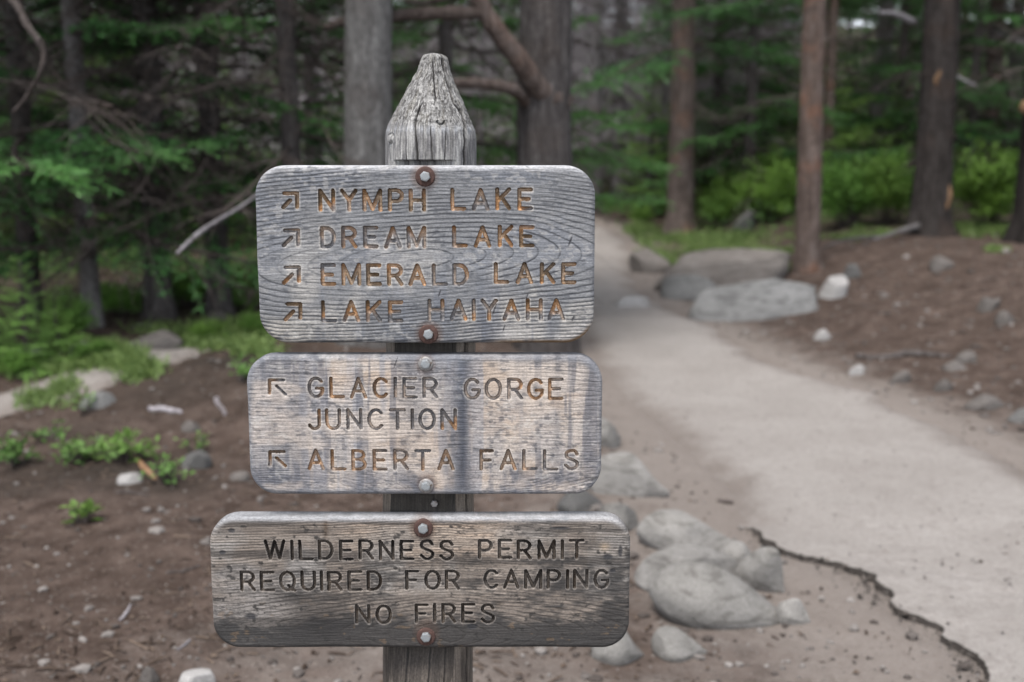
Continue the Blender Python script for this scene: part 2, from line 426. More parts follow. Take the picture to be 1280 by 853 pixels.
def build_path():
    ya = np.concatenate([np.arange(-12, 2.4, .25), np.arange(2.4, 6, .018), np.arange(6, 12, .05), np.arange(12, PATH_END, .12)])
    d = np.concatenate([[-.22, -.12, -.06, -.03, -.015, -.006, 0, .006, .012, .02, .035, .06, .1, .16, .24]])
    nt_ = 46
    V = []; edge = []; ledge = []
    for y in ya:
        a, b = xL(y), xR(y); wj = b-a
        led = float(sstep(4.72, 4.45, y)*sstep(2.0, 2.9, y))
        jag = ((fbm(np.array([y*7.]), np.array([3.]), 21, 4)[0]-.5)*.11/(1+abs(xL(y+.05)-xL(y-.05))*8) + (fbm(np.array([y*34.]), np.array([6.]), 27, 3)[0]-.5)*.02)*led + (fbm(np.array([y*1.7]), np.array([8.]), 22, 3)[0]-.5)*.25*(1-led)
        jr = (fbm(np.array([y*1.5]), np.array([5.]), 25, 4)[0]-.5)*.45
        a2, b2 = a+jag, b+jr
        xs = np.concatenate([a2+d, np.linspace(a2+.3, b2-.3, nt_), b2-d[::-1]])
        dl = xs-a2; dr = b2-xs
        z = H(xs, np.full(len(xs), y))
        softo = lerp(-.045, .012, sstep(-.16, .24, dl)); hard = np.where(dl < .004, -.05, .003+.020*fbm(np.array([y*6.]), np.array([1.]), 28, 3)[0]*np.exp(-np.clip(dl, 0, 9)/.22)+.010*(fbm(xs*20, np.full(len(xs), y*20), 3, 3)-.5))
        off = lerp(softo, hard, led)
        off = np.where(dr < dl, lerp(-.045, .012, sstep(-.16, .26, dr)), off)
        if y > 19: off = off - .06*sstep(19.5, PATH_END, y)
        V.append(np.stack([xs, np.full(len(xs), y), z+off], 1))
        es = sstep(-.20, .55, np.minimum(dl, dr))
        edge.append(np.where(dr < dl, es, lerp(es, np.where(dl > -.01, .95, .0), led)))
        ledge.append(led*np.where((dl > -.025) & (dl < .008), 1., 0.))
    nc = len(V[0])
    o = mesh_np('path', np.concatenate(V), [grid_faces(len(ya), nc)], M_PATH, True,
                attrs={'edge': np.concatenate(edge), 'ledge': np.concatenate(ledge)})
    tag(o, kind='structure')
build_path()
TR = np.array([G(*p)[:2] for p in TRAIL_PX])
def build_trail():
    s = np.concatenate([[0], np.cumsum(np.linalg.norm(np.diff(TR, axis=0), axis=1))]); ss = np.arange(0, s[-1], .06)
    cx = np.interp(ss, s, TR[:, 0]); cy = np.interp(ss, s, TR[:, 1])
    for k in range(30):
        cx[1:-1] = (cx[:-2]+cx[1:-1]*2+cx[2:])/4; cy[1:-1] = (cy[:-2]+cy[1:-1]*2+cy[2:])/4
    t = np.stack([np.gradient(cx), np.gradient(cy)], 1); t /= np.linalg.norm(t, axis=1)[:, None]; n = np.stack([-t[:, 1], t[:, 0]], 1)
    u = np.linspace(-.62, .62, 30); X = cx[:, None]+n[:, 0:1]*u; Y = cy[:, None]+n[:, 1:2]*u
    x = X.ravel(); y = Y.ravel(); dd = .30-np.abs(np.tile(u, len(ss))) + .3*(fbm(x*1.6, y*1.6, 31, 3)-.5)
    z = H(x, y)+lerp(-.04, .014, sstep(-.1, .2, dd))
    o = mesh_np('side_trail', np.stack([x, y, z], 1), [grid_faces(len(ss), len(u))], M_TRAIL, True,
                attrs={'edge': sstep(-.1, .30, dd)*.62, 'ledge': np.zeros(len(x))})
    tag(o, kind='structure')
build_trail()

# ------------------------------------------------------------------ the trail sign
YF = 1.82                       # front face of the boards
TH = .036
POST_C = np.array([unproj(539, 205, 1.92)[0], YF+TH+.054])
GLY = {}
def ell(cx, cy, rx, ry, a0, a1, n=14):
    t = np.radians(np.linspace(a0, a1, n)); return [(cx+rx*math.cos(q), cy+ry*math.sin(q)) for q in t]
def crv(pts, n=6):
    P = np.array(pts, float); P = np.vstack([2*P[0]-P[1], P, 2*P[-1]-P[-2]]); out = []
    for i in range(1, len(P)-2):
        for t in np.linspace(0, 1, n, endpoint=False):
            a, b, c, d = P[i-1:i+3]
            out.append(tuple(.5*((2*b)+(-a+c)*t+(2*a-5*b+4*c-d)*t*t+(-a+3*b-3*c+d)*t**3)))
    return out+[tuple(P[-2])]
def glyphs():
    g = GLY
    g['N'] = (.68, [[(0, 0), (0, 1), (.68, 0), (.68, 1)]])
    g['Y'] = (.72, [[(0, 1), (.36, .5), (.72, 1)], [(.36, .5), (.36, 0)]])
    g['M'] = (.84, [[(0, 0), (0, 1), (.42, .04), (.84, 1), (.84, 0)]])
    bowl = lambda w_, top, bot: [(0, top), (w_*.5, top)] + ell(w_*.5, (top+bot)/2, w_*.5, (top-bot)/2, 90, -90) + [(0, bot)]
    g['P'] = (.64, [[(0, 0), (0, 1)], bowl(.64, 1, .43)])
    g['R'] = (.66, [[(0, 0), (0, 1)], bowl(.64, 1, .45), [(.34, .45), (.66, 0)]])
    g['B'] = (.64, [[(0, 0), (0, 1)], bowl(.58, 1, .53), bowl(.64, .53, 0)])
    g['D'] = (.66, [[(0, 0), (0, 1), (.26, 1)] + ell(.26, .5, .40, .5, 90, -90) + [(0, 0)]])
    g['H'] = (.70, [[(0, 0), (0, 1)], [(.70, 0), (.70, 1)], [(0, .5), (.70, .5)]])
    g['L'] = (.64, [[(0, 1), (0, 0), (.64, 0)]])
    g['A'] = (.74, [[(0, 0), (.37, 1), (.74, 0)], [(.16, .33), (.58, .33)]])
    g['K'] = (.64, [[(0, 0), (0, 1)], [(.64, 1), (.05, .42)], [(.24, .58), (.64, 0)]])
    g['E'] = (.62, [[(.62, 1), (0, 1), (0, 0), (.62, 0)], [(0, .5), (.5, .5)]])
    g['F'] = (.60, [[(.60, 1), (0, 1), (0, 0)], [(0, .5), (.48, .5)]])
    g['I'] = (0., [[(0, 0), (0, 1)]])
    g['T'] = (.70, [[(0, 1), (.70, 1)], [(.35, 1), (.35, 0)]])
    g['U'] = (.66, [[(0, 1), (0, .33)] + ell(.33, .33, .33, .33, 180, 360) + [(.66, 1)]])
    g['J'] = (.52, [[(.52, 1), (.52, .27)] + ell(.26, .27, .26, .27, 0, -165)])
    g['C'] = (.68, [ell(.37, .5, .37, .5, 42, 318, 22)])
    g['G'] = (.70, [ell(.37, .5, .37, .5, 42, 335, 22) + [(.71, .44), (.40, .44)]])
    g['O'] = (.74, [ell(.37, .5, .37, .5, 0, 360, 28)])
    g['Q'] = (.74, [ell(.37, .5, .37, .5, 0, 360, 28), [(.42, .26), (.58, .02), (.76, -.02)]])
    g['S'] = (.66, [crv([(.62, .80), (.50, .97), (.30, 1), (.08, .90), (.04, .70), (.18, .56), (.42, .47), (.62, .33), (.62, .14), (.46, .01), (.24, 0), (.02, .18)])])
    g['W'] = (.98, [[(0, 1), (.24, .02), (.49, .98), (.74, .02), (.98, 1)]])
glyphs()

BOARDS = [
 dict(box=(320.5, 207, 743.5, 429.5), r=38, sw=4.8, label='upper lake board of blue-grey grained wood',
  words=[('NYMPH', 397.7, 532.3, 236, 264.7), ('LAKE', 562.9, 665.7, 235.2, 263.5), ('DREAM', 399.3, 532.8, 283, 311), ('LAKE', 565, 668, 281.8, 309.6),
         ('EMERALD', 399.8, 586.6, 329.6, 357.8), ('LAKE', 617.5, 720.5, 328, 355.3), ('LAKE', 400.7, 504, 375.6, 403.4), ('HAIYAHA', 534.6, 706, 373.8, 401.6)],
  arrows=[[[(355, 242), (371.2, 242), (371.2, 259)], [(353.8, 259.6), (362.5, 251)]], [[(356, 288.6), (372.5, 288.4), (372.5, 306)], [(354.4, 307.2), (364, 297.6)]],
          [[(357, 334.8), (373.4, 334.6), (373.4, 351.8)], [(354.6, 354), (365, 343.6)]], [[(359, 380.6), (375.2, 380.4), (375.2, 397.8)], [(356.6, 400), (366.6, 389.6)]]],
  bolts=[(531.5, 221), (535.5, 418)], wr=12.5, wm='rust'),
 dict(box=(309.5, 444.5, 752.5, 619), r=35, sw=4.15, label='middle gorge board of pale streaked wood',
  words=[('GLACIER', 383.9, 548.3, 471.5, 498.6), ('GORGE', 579.2, 704.6, 472.6, 500.3), ('JUNCTION', 383.9, 571.7, 510.9, 538.3),
         ('ALBERTA', 383.9, 568, 561.7, 588.7), ('FALLS', 598.7, 724.5, 562, 588.7)],
  arrows=[[[(354, 475.4), (336.8, 475.4), (336.8, 492)], [(345.5, 483), (356.6, 493.6)]], [[(354.6, 565.4), (337.3, 565.4), (337.3, 582)], [(345.5, 573), (356.6, 583)]]],
  bolts=[(532, 455), (532.5, 607.5)], wr=9.5, wm='dull'),
 dict(box=(263.5, 647, 787.5, 811), r=34, sw=4.1, label='lower permit board of brown and black stained wood',
  words=[('WILDERNESS', 329.1, 568.5, 675, 701.2), ('PERMIT', 597.3, 730.4, 674.5, 699.9), ('REQUIRED', 299.1, 477.7, 713.5, 739.6), ('FOR', 506.2, 575.7, 712.8, 738.5),
         ('CAMPING', 603.9, 761.1, 711.7, 737.0), ('NO', 443.2, 489.9, 755.8, 781), ('FIRES', 517.7, 619.5, 754.7, 779.9)],
  arrows=[], bolts=[(529, 660.5), (532.5, 796)], wr=12, wm='rust'),
]
def board_xz(px, py):
    p = unproj(px, py, YF); return np.array([p[0], p[2]])

sign = empty('trail_sign', (POST_C[0], POST_C[1], Hs(*POST_C)))
tag(sign, 'weathered wooden trail sign with three carved boards bolted to a pointed post', 'sign')
SIGN_LOC = np.array(sign.location)

def hexbolt(name, px, py, rad, mat, parent, Y):
    c = unproj(px, py, Y); s = Soup(); a = np.arange(6)*math.pi/3 + random.uniform(0, 1)
    prof = [(.0, .0), (rad, .0), (rad, -.0052), (rad*.9, -.0064), (rad*.62, -.0069), (0, -.0070)]
    a6 = np.linspace(0, 2*math.pi, 48, endpoint=False) ; off = random.uniform(0, 1)
    V = []
    for k, (r, y) in enumerate(prof):
        hexf = math.cos(math.pi/6)/np.cos(((a6+off) % (math.pi/3))-math.pi/6)
        rr = r*(hexf if k in (1, 2) else lerp(hexf, 1, .6)*.97 if k == 3 else np.ones(48))
        V.append(np.stack([rr*np.cos(a6), np.full(48, y), rr*np.sin(a6)], 1))
    V = np.concatenate(V)
    o = mesh_np(name, V, [grid_faces(len(prof), 48, True)], mat, False, parent=parent)
    o.location = c - SIGN_LOC
    return o
def washer(name, px, py, ro, mat, parent, Y):
    c = unproj(px, py, Y); a = np.linspace(0, 2*math.pi, 48, endpoint=False)
    prof = [(ro*.2, -.0030), (ro*.62, -.0030), (ro*.86, -.0028), (ro*.96, -.0018), (ro, 0), (ro, .004), (ro*.2, .004)]
    V = np.concatenate([np.stack([r*np.cos(a), np.full(48, y), r*np.sin(a)], 1) for r, y in prof])
    o = mesh_np(name, V, [grid_faces(len(prof), 48, True)], mat, True, parent=parent)
    o.location = c - SIGN_LOC
    return o

def seg_dist(px, pz, a, b):
    ab = b-a; L2 = (ab**2).sum()+1e-12
    t = np.clip(((px-a[0])*ab[0]+(pz-a[1])*ab[1])/L2, 0, 1)
    return np.hypot(px-a[0]-t*ab[0], pz-a[1]-t*ab[1])

def make_board(i, B):
    p0 = board_xz(B['box'][0], B['box'][3]); p1 = board_xz(B['box'][2], B['box'][1])
    q0 = board_xz(B['box'][0], B['box'][1]); q1 = board_xz(B['box'][2], B['box'][3])
    x0 = (p0[0]+q0[0])/2; x1 = (p1[0]+q1[0])/2; z0 = p0[1]; z1 = p1[1]
    cx, cz = (x0+x1)/2, (z0+z1)/2; hw, hh = (x1-x0)/2, (z1-z0)/2
    mpp = (x1-x0)/(B['box'][2]-B['box'][0]); rc = B['r']*mpp; rr = .0075
    dx = .0009
    nz = int(2*hh/dx)//2*2+1; nx = int(2*hw/dx)//2*2+1
    # rows denser towards the rounded rims
    def spread(n, half):
        t = np.linspace(-1, 1, n); return half*(t + .0*t)
    zz = spread(nz, hh); uu = np.linspace(-1, 1, nx)
    az = np.abs(zz); over = np.clip(az-(hh-rc), 0, rc)
    W = hw - rc + np.sqrt(np.clip(rc*rc-over*over, 0, None))
    X = uu[None, :]*W[:, None]; Z = np.repeat(zz[:, None], nx, 1)
    x = X.ravel(); z = Z.ravel()
    # inside distance to the rounded rectangle
    qx = np.abs(x)-(hw-rc); qz = np.abs(z)-(hh-rc)
    din = -(np.hypot(np.clip(qx, 0, None), np.clip(qz, 0, None)) + np.minimum(np.maximum(qx, qz), 0) - rc)
    rs = rr*(.75+.6*fbm(x*14, z*14, 40+i, 2))
    e = np.clip(rs-din, 0, rs); y = rs-np.sqrt(np.clip(rs*rs-e*e, 0, None))
    # strokes
    SD = np.full(x.shape, 9.); IDN = np.full(x.shape, -1); half = B['sw']*mpp/2
    step_z = zz[1]-zz[0]
    def stroke(a, b, idn):
        a = np.array(a)-(cx, cz); b = np.array(b)-(cx, cz)
        lo, hi = min(a[1], b[1])-half*1.7, max(a[1], b[1])+half*1.7
        r0 = max(int((lo-zz[0])/step_z), 0); r1 = min(int((hi-zz[0])/step_z)+2, nz)
        sub = slice(r0*nx, r1*nx); xs = x[sub]; zs = z[sub]
        m = (xs > min(a[0], b[0])-half*1.7) & (xs < max(a[0], b[0])+half*1.7)
        idx = np.nonzero(m)[0]+r0*nx
        dd = seg_dist(x[idx], z[idx], a, b); better = dd < SD[idx]
        SD[idx[better]] = dd[better]; IDN[idx[better]] = idn
    for word_id, (wd, wx0, wx1, wy0, wy1) in enumerate(B['words']):
        tl = board_xz(wx0, wy0); br = board_xz(wx1, wy1)
        capo = tl[1]-br[1]; cap = capo-2*half; tw = br[0]-tl[0]
        ws = [GLY[ch][0]*cap + 2*half for ch in wd]; gap = (tw-sum(ws))/max(len(wd)-1, 1)
        k = 1.
        if gap < 2.2*mpp:
            k = (tw-2*half*len(wd)-3.2*mpp*(len(wd)-1))/sum(GLY[ch][0]*cap for ch in wd)
            ws = [GLY[ch][0]*cap*k + 2*half for ch in wd]; gap = (tw-sum(ws))/max(len(wd)-1, 1)
        cxp = tl[0]+half
        for ch, ww in zip(wd, ws):
            jx, jz = random.uniform(-.5, .5)*mpp, random.uniform(-.4, .4)*mpp
            for pl in GLY[ch][1]:
                pts = [(cxp+p[0]*cap*k+jx, br[1]+half+p[1]*cap+jz) for p in pl]
                for a, b in zip(pts[:-1], pts[1:]): stroke(a, b, word_id)
            cxp += ww+gap
    for k, ar in enumerate(B['arrows']):
        for pl in ar:
            pts = [board_xz(*p) for p in pl]
            for a, b in zip(pts[:-1], pts[1:]): stroke(a, b, 1000+k)
    SDn = SD + half*.16*(fbm(x*420, z*420, 60+i, 2)-.5)
    prof = np.sqrt(np.clip(1-(SDn/half)**2, 0, 1))
    lip = sstep(half*1.25, half*.9, SD)
    depth = .0066*(prof**.75) + .0006*lip
    carve = np.clip(prof, 0, 1)
    wx = x+cx; wz = z+cz
    # growth rings of a flat sawn plank
    warp = .010*(fbm(x*5, z*11, 70+i, 3)-.5) + .0035*(fbm(x*22, z*60, 75+i, 3)-.5)
    if i == 0:
        zc = -.008 + .022*np.sin((x+.08)*7.)*.5
        d0 = np.sqrt(.034**2 + (.20*(x+.02))**2) + .010*(fbm(x*4.2+3, z*0+2, 77, 2)-.5)
        R = np.sqrt((z-zc+warp)**2 + d0**2)
        sp = .0056
    elif i == 1:
        R = np.abs(z+.16+warp*1.6 + .012*np.exp(-((x-.16)/.07)**2)*np.sin(z*60) ) + .03*np.sin(x*9+1)*sstep(-.05, -.11, z)
        sp = .0066
    else:
        R = np.sqrt((z+.09+warp*1.3)**2 + (.05+.10*np.abs(x-.05))**2)
        sp = .0041
    ph = (R/sp); fr = ph-np.floor(ph)
    gz_, gx_ = np.gradient(R.reshape(nz, nx), zz, axis=0), np.gradient(R.reshape(nz, nx), axis=1)/np.gradient(X, axis=1)
    gr = np.hypot(gz_, gx_).ravel(); gr = np.clip(gr, .12, 3)
    dl_ = (fr-.80)*sp/gr                                   # metres from the late-wood edge
    late = np.where(dl_ > 0, np.exp(-(dl_/.0008)**2), np.exp(-(dl_/.0019)**2))*sstep(.10, .45, gr+.15)
    strength = .5+1.*sstep(.3, .7, fbm(x*6, z*16, 80+i, 3))
    late = late*np.clip(strength, 0, 1.1)
    late = np.clip(late*(.55+.9*fbm(x*60, z*300, 83+i, 2)), 0, 1)
    fib = fbm(x*34, z*760, 85+i, 3); fib2 = fbm(x*200, z*500, 88+i, 2)
    # relief
    y = y + .0009*(fib-.5) + .00045*late + .0035*(fbm(x*3.2, z*4, 90+i, 2)-.5)*.6 + depth
    # ---- colour of the wood itself
    n = len(x); U = (wx-x0)/mpp+B['box'][0]; Vp = (z1-wz)/mpp+B['box'][1]        # where on the board, counted in the photo's pixels
    lf = fbm(x*7, z*14, 100+i, 4); lf2 = fbm(x*16+5, z*9, 105+i, 4); vs = fbm(x*46, z*3.2+2, 110+i, 4); sp_ = fbm(x*120, z*160, 115+i, 3)
    rim = sstep(.016, .002, din)
    if i == 0:
        c = np.tile((.205, .208, .217), (n, 1))
        c = mixc(c, (.33, .315, .295), .85*sstep(.44, .66, lf2)*sstep(230, 400, Vp))
        c = mixc(c, (.385, .355, .31), .75*sstep(480, 330, U)*sstep(330, 420, Vp)*sstep(.35, .6, lf))
        c = mixc(c, (.38, .36, .34), .75*sstep(560, 650, U)*sstep(385, 430, Vp)*sstep(.35, .6, lf2))
        c = mixc(c, (.135, .15, .185), .62*sstep(.54, .72, vs)*sstep(300, 400, Vp))
        c = mixc(c, (.16, .175, .21), .45*sstep(.5, .68, lf)*sstep(420, 260, Vp))
        for sx, sw_, am in ((612, 16, .5), (505, 14, .4), (560, 9, .3), (690, 8, .25)):
            c = mixc(c, (.13, .142, .175), am*np.exp(-((U-sx+6*(lf-.5))/sw_)**2)*sstep(340, 400, Vp)*(.4+1.1*lf2))
        c = mixc(c, (.060, .063, .072), .88*late)
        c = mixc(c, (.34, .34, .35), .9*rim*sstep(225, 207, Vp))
        c = mixc(c, (.23, .135, .06), .85*sstep(.008, .002, din)*sstep(600, 640, U)*sstep(395, 425, Vp))
        warm = (.33, .185, .09); warmd = (.17, .115, .07); grayg = (.17, .165, .17)
    elif i == 1:
        c = np.tile((.40, .35, .31), (n, 1))
        c = mixc(c, (.43, .36, .30), .6*sstep(.5, .7, lf))
        c = mixc(c, (.36, .25, .16), .35*sstep(.56, .72, fbm(x*9+7, z*26, 130, 4))*sstep(370, 420, U))
        c = mixc(c, (.27, .262, .265), .45*sstep(.46, .64, lf2))
        c = mixc(c, (.245, .25, .275), .6*sstep(.54, .72, vs))
        c = mixc(c, (.235, .235, .25), .7*sstep(400, 330, U+25*(lf2-.5)))
        for sx, sw_, am in ((346, 9, .55), (370, 16, .3), (512, 14, .55), (578, 9, .75), (568, 18, .35), (697, 5, .3), (738, 12, .55), (650, 6, .2)):
            c = mixc(c, (.10, .105, .125), am*1.15*np.exp(-((U-sx+5*(lf-.5)+3*(fib2-.5))/sw_)**2)*(.45+1.0*vs))
        c = mixc(c, (.22, .235, .27), .75*sstep(495, 545, U)*sstep(590, 570, U)*sstep(520, 460, Vp)*.7)
        bl = fbm(x*18, z*24, 133, 5)
        c = mixc(c, (.13, .135, .16), .75*sstep(.5, .62, bl)*sstep(575, 615, Vp+20*(lf-.5)))
        c = mixc(c, (.10, .10, .115), .5*np.exp(-((bl-.5)/.012)**2)*sstep(560, 600, Vp))
        c = mixc(c, (.10, .10, .12), .6*late*lerp(.22, 1, sstep(590, 610, Vp)*sstep(600, 680, U)))
        c = mixc(c, (.085, .085, .10), .55*sstep(.60, .74, sp_)*sstep(.45, .6, lf2))
        vf = fbm(x*75, z*5, 230, 4)
        c = mixc(c, (.12, .125, .15), .6*sstep(.54, .68, vf)*sstep(.42, .6, fbm(x*9, z*7, 232, 3)))
        c = mixc(c, (.45, .385, .33), .5*sstep(.54, .66, fbm(x*12+9, z*16, 234, 4)))
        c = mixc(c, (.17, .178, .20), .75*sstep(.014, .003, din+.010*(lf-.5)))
        warm = (.30, .18, .10); warmd = (.15, .105, .075); grayg = (.17, .16, .16)
    else:
        c = np.tile((.225, .188, .160), (n, 1))
        c = mixc(c, (.42, .325, .25), .9*sstep(.34, .56, lf)*sstep(400, 480, U)*sstep(660, 600, U)*sstep(720, 670, Vp))
        c = mixc(c, (.30, .285, .27), .7*sstep(.42, .62, lf2)*sstep(765, 730, Vp)*sstep(640, 680, Vp))
        c = mixc(c, (.25, .24, .235), .6*sstep(420, 320, U)*sstep(.4, .62, lf))
        dk = sstep(.44, .74, .6*fbm(x*15, z*19+4, 140, 5)+.4*fbm(x*60, z*150, 141, 4) + .40*sstep(765, 806, Vp) + .12*sstep(650, 740, U) - .16*sstep(720, 680, Vp) - .2*sstep(380, 300, U))
        band = fbm(x*4, z*75, 240, 4)
        c = mixc(c, (.33, .285, .245), .5*sstep(.52, .68, band)*sstep(775, 740, Vp)); c = mixc(c, (.095, .083, .075), .7*sstep(.48, .34, band))
        c = mixc(c, (.058, .056, .056), .9*dk)
        c = mixc(c, (.045, .042, .042), .75*np.exp(-((U-400)/38)**2-((Vp-778)/26)**2)*(.4+1.2*lf))
        c = mixc(c, (.05, .047, .045), .85*sstep(.70, .80, fbm(x*75, z*110, 143, 4)))
        c = mixc(c, (.06, .056, .054), .55*sstep(.54, .70, fbm(x*150, z*520, 144, 4))*sstep(.4, .6, lf))
        c = mixc(c, (.12, .075, .04), .7*np.exp(-((U-409)/3.2)**2)*sstep(690, 650, Vp))
        c = mixc(c, (.30, .185, .09), .25*sstep(.74, .82, fbm(x*60, z*90, 147, 3))*sstep(735, 790, Vp))
        c = mixc(c, (.40, .31, .22), .9*np.exp(-((U-755)/6)**2-((Vp-685)/5)**2))
        c = mixc(c, (.055, .048, .044), .55*late)
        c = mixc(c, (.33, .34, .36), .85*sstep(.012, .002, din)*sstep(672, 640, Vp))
        warm = (.062, .046, .034); warmd = (.034, .028, .024); grayg = (.085, .074, .066)
    mot = fbm(x*110, z*260, 210+i, 4); mot2 = fbm(x*45, z*70, 215+i, 4)
    if i < 2:
        c = mixc(c, (.085, .09, .105), (.55, .5)[i]*sstep(.52, .70, mot)*sstep(.42, .62, mot2))
        c = mixc(c, (.40, .385, .365), .35*sstep(.55, .7, fbm(x*90, z*140, 220+i, 3))*sstep(.5, .65, lf))
    c = c*((.84+.32*fib) if i != 1 else (.93+.14*fib))[:, None]*(.9+.2*fib2)[:, None]*(.77, .74, .74)[i]
    # paler halo the router left, then the groove itself
    halo = sstep(half*2.6, half*1.1, SD)*(1-carve)
    if i < 2: c = mixc(c, (.40, .37, .335), .35*halo*sstep(.45, .62, lf2))
    else: c = mixc(c, (.32, .29, .265), .3*sstep(half*1.7, half*1.1, SD)*(1-sstep(0, .3, carve)))
    gsel = fbm(x*10+3, z*14+1, 150+i, 3) + .0*IDN
    gc = np.tile(warm, (n, 1)); gc = mixc(gc, grayg, sstep(.46, .60, gsel)); gc = mixc(gc, warmd, sstep(.46, .34, gsel))
    floor_ = np.array([(.36, .275, .205), (.37, .285, .22), (.125, .105, .088)][i])
    gc = mixc(gc, floor_, .62*sstep(.72, .95, carve)*sstep(.36, .56, fbm(x*26, z*26, 157+i, 3)))
    gc = gc*(.65+.7*fbm(x*160, z*160, 155+i, 2))[:, None]
    wall = np.exp(-((carve-.35)/.28)**2)*(carve > .02)*sstep(.3, .55, fbm(x*30, z*30, 158+i, 3))                     # dark brown line along the sides of each groove
    c = c*(1-sstep(.02, .3, carve))[:, None]+gc*sstep(.02, .3, carve)[:, None]
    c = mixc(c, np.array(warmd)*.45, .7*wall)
    for bx, by in B['bolts']:                                              # rust bleeding round the washers
        d = np.hypot(U-bx, Vp-by); c = mixc(c, (.10, .055, .035), .55*sstep(B['wr']*1.7, B['wr']*.9, d)*(.3+lf)); c = mixc(c, (.13, .11, .10), .3*np.exp(-((U-bx)/7)**2)*sstep(by, by+4, Vp)*sstep(by+45, by+10, Vp))
    for mx_, my_, L_, s_ in ([(713, 300, 7, 3.2), (549, 366, 5, 2.), (659, 370, 5, 2), (618, 386, 8, 2.5), (717, 398, 3.5, 3), (630, 410, 5, 1.6)] if i == 0 else [(496, 454, 9, 1.2)] if i == 1 else [(760, 698, 6, 4), (775, 690, 3, 8), (700, 661, 12, 2), (292, 664, 5, 3.5), (280, 692, 4, 3), (312, 776, 8, 5), (590, 790, 7, 4), (766, 716, 4, 3)]):
        tx = (U-mx_)+(.35*(Vp-my_) if i < 2 else 0); d = np.hypot(tx/ (s_*.5 if i < 2 else L_), (Vp-my_)/(L_ if i < 2 else s_))
        c = mixc(c, (.035, .035, .04), .8*sstep(1.2, .6, d+.5*(sp_-.5))); y = y + .0007*sstep(1.1, .5, d)
    # chipped lower right corner of the middle board
    if i == 1:
        ch = sstep(.02, -.004, din)*sstep(700, 735, U)*sstep(585, 612, Vp)*sstep(.42, .6, fbm(x*40, z*55, 161, 3)); y = y + .007*ch
    lum = np.clip(c@np.array([.3, .5, .2]), .004, 1); c = c*((lum/.15)**(.24, .30, .32)[i])[:, None]
    V = np.stack([wx, YF+y, wz], 1)
    F = grid_faces(nz, nx)[:, ::-1][:, [0, 1, 2, 3]]
    # split faces: groove faces belong to the lettering / arrows
    fc = carve[F].max(1) > .05; fid = np.where(fc, IDN[F].max(1), -1)
    back = [np.arange(nx), np.arange(1, nz)*nx+nx-1, (nz-1)*nx+np.arange(nx-2, -1, -1), np.arange(nz-2, 0, -1)*nx]
    loop = np.concatenate(back); nl = len(loop); N0 = len(V)
    rings = [(.004, 0), (TH-.006, 0), (TH-.002, -.0015), (TH, -.006)]
    Vr = []; Cr = []
    lx = V[loop]; ctr = np.array([cx, 0, cz]); dirn = lx-ctr; dirn[:, 1] = 0; dirn /= np.linalg.norm(dirn, axis=1)[:, None]
    yl = lx[:, 1]
    for off, ins in rings:
        p = lx+dirn*ins; p[:, 1] = np.maximum(YF+off, yl+.0005) if off < .02 else YF+off
        p[:, 0] += .0006*(fbm(p[:, 0]*30, p[:, 2]*200+off*300, 170, 2)-.5); Vr.append(p); Cr.append(c[loop]*.9)
    Vall = np.vstack([V]+Vr+[np.array([[cx, YF+TH, cz]])]); Call = np.vstack([c]+Cr+[np.array([[.12, .11, .10]])])
    Q = []
    prev = loop; 
    for k in range(len(rings)):
        cur = N0+k*nl+np.arange(nl); Q.append(np.stack([prev, np.roll(prev, -1), np.roll(cur, -1), cur], 1)); prev = cur
    T = np.stack([prev, np.roll(prev, -1), np.full(nl, len(Vall)-1)], 1)
    keep = F[fid < 0]
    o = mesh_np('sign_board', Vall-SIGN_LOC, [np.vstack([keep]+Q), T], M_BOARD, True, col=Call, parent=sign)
    o['label'] = B['label']
    def sub(name, faces):
        u, inv = np.unique(faces.ravel(), return_inverse=True)
        return mesh_np(name, Vall[u]-SIGN_LOC, [inv.reshape(faces.shape)], M_BOARD, True, col=Call[u], parent=o)
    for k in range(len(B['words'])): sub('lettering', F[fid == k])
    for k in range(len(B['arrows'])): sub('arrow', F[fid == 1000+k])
    wmat = M_RUST if B['wm'] == 'rust' else M_DULL
    for bx, by in B['bolts']:
        wo = washer('washer', bx, by, B['wr']*mpp, wmat, o, YF); hexbolt('bolt', bx, by-.2, (6.6 if B['wm'] == 'rust' else 6.4)*mpp, M_GALV, o, YF-.0025)
random.seed(4)
for i, B in enumerate(BOARDS): make_board(i, B)

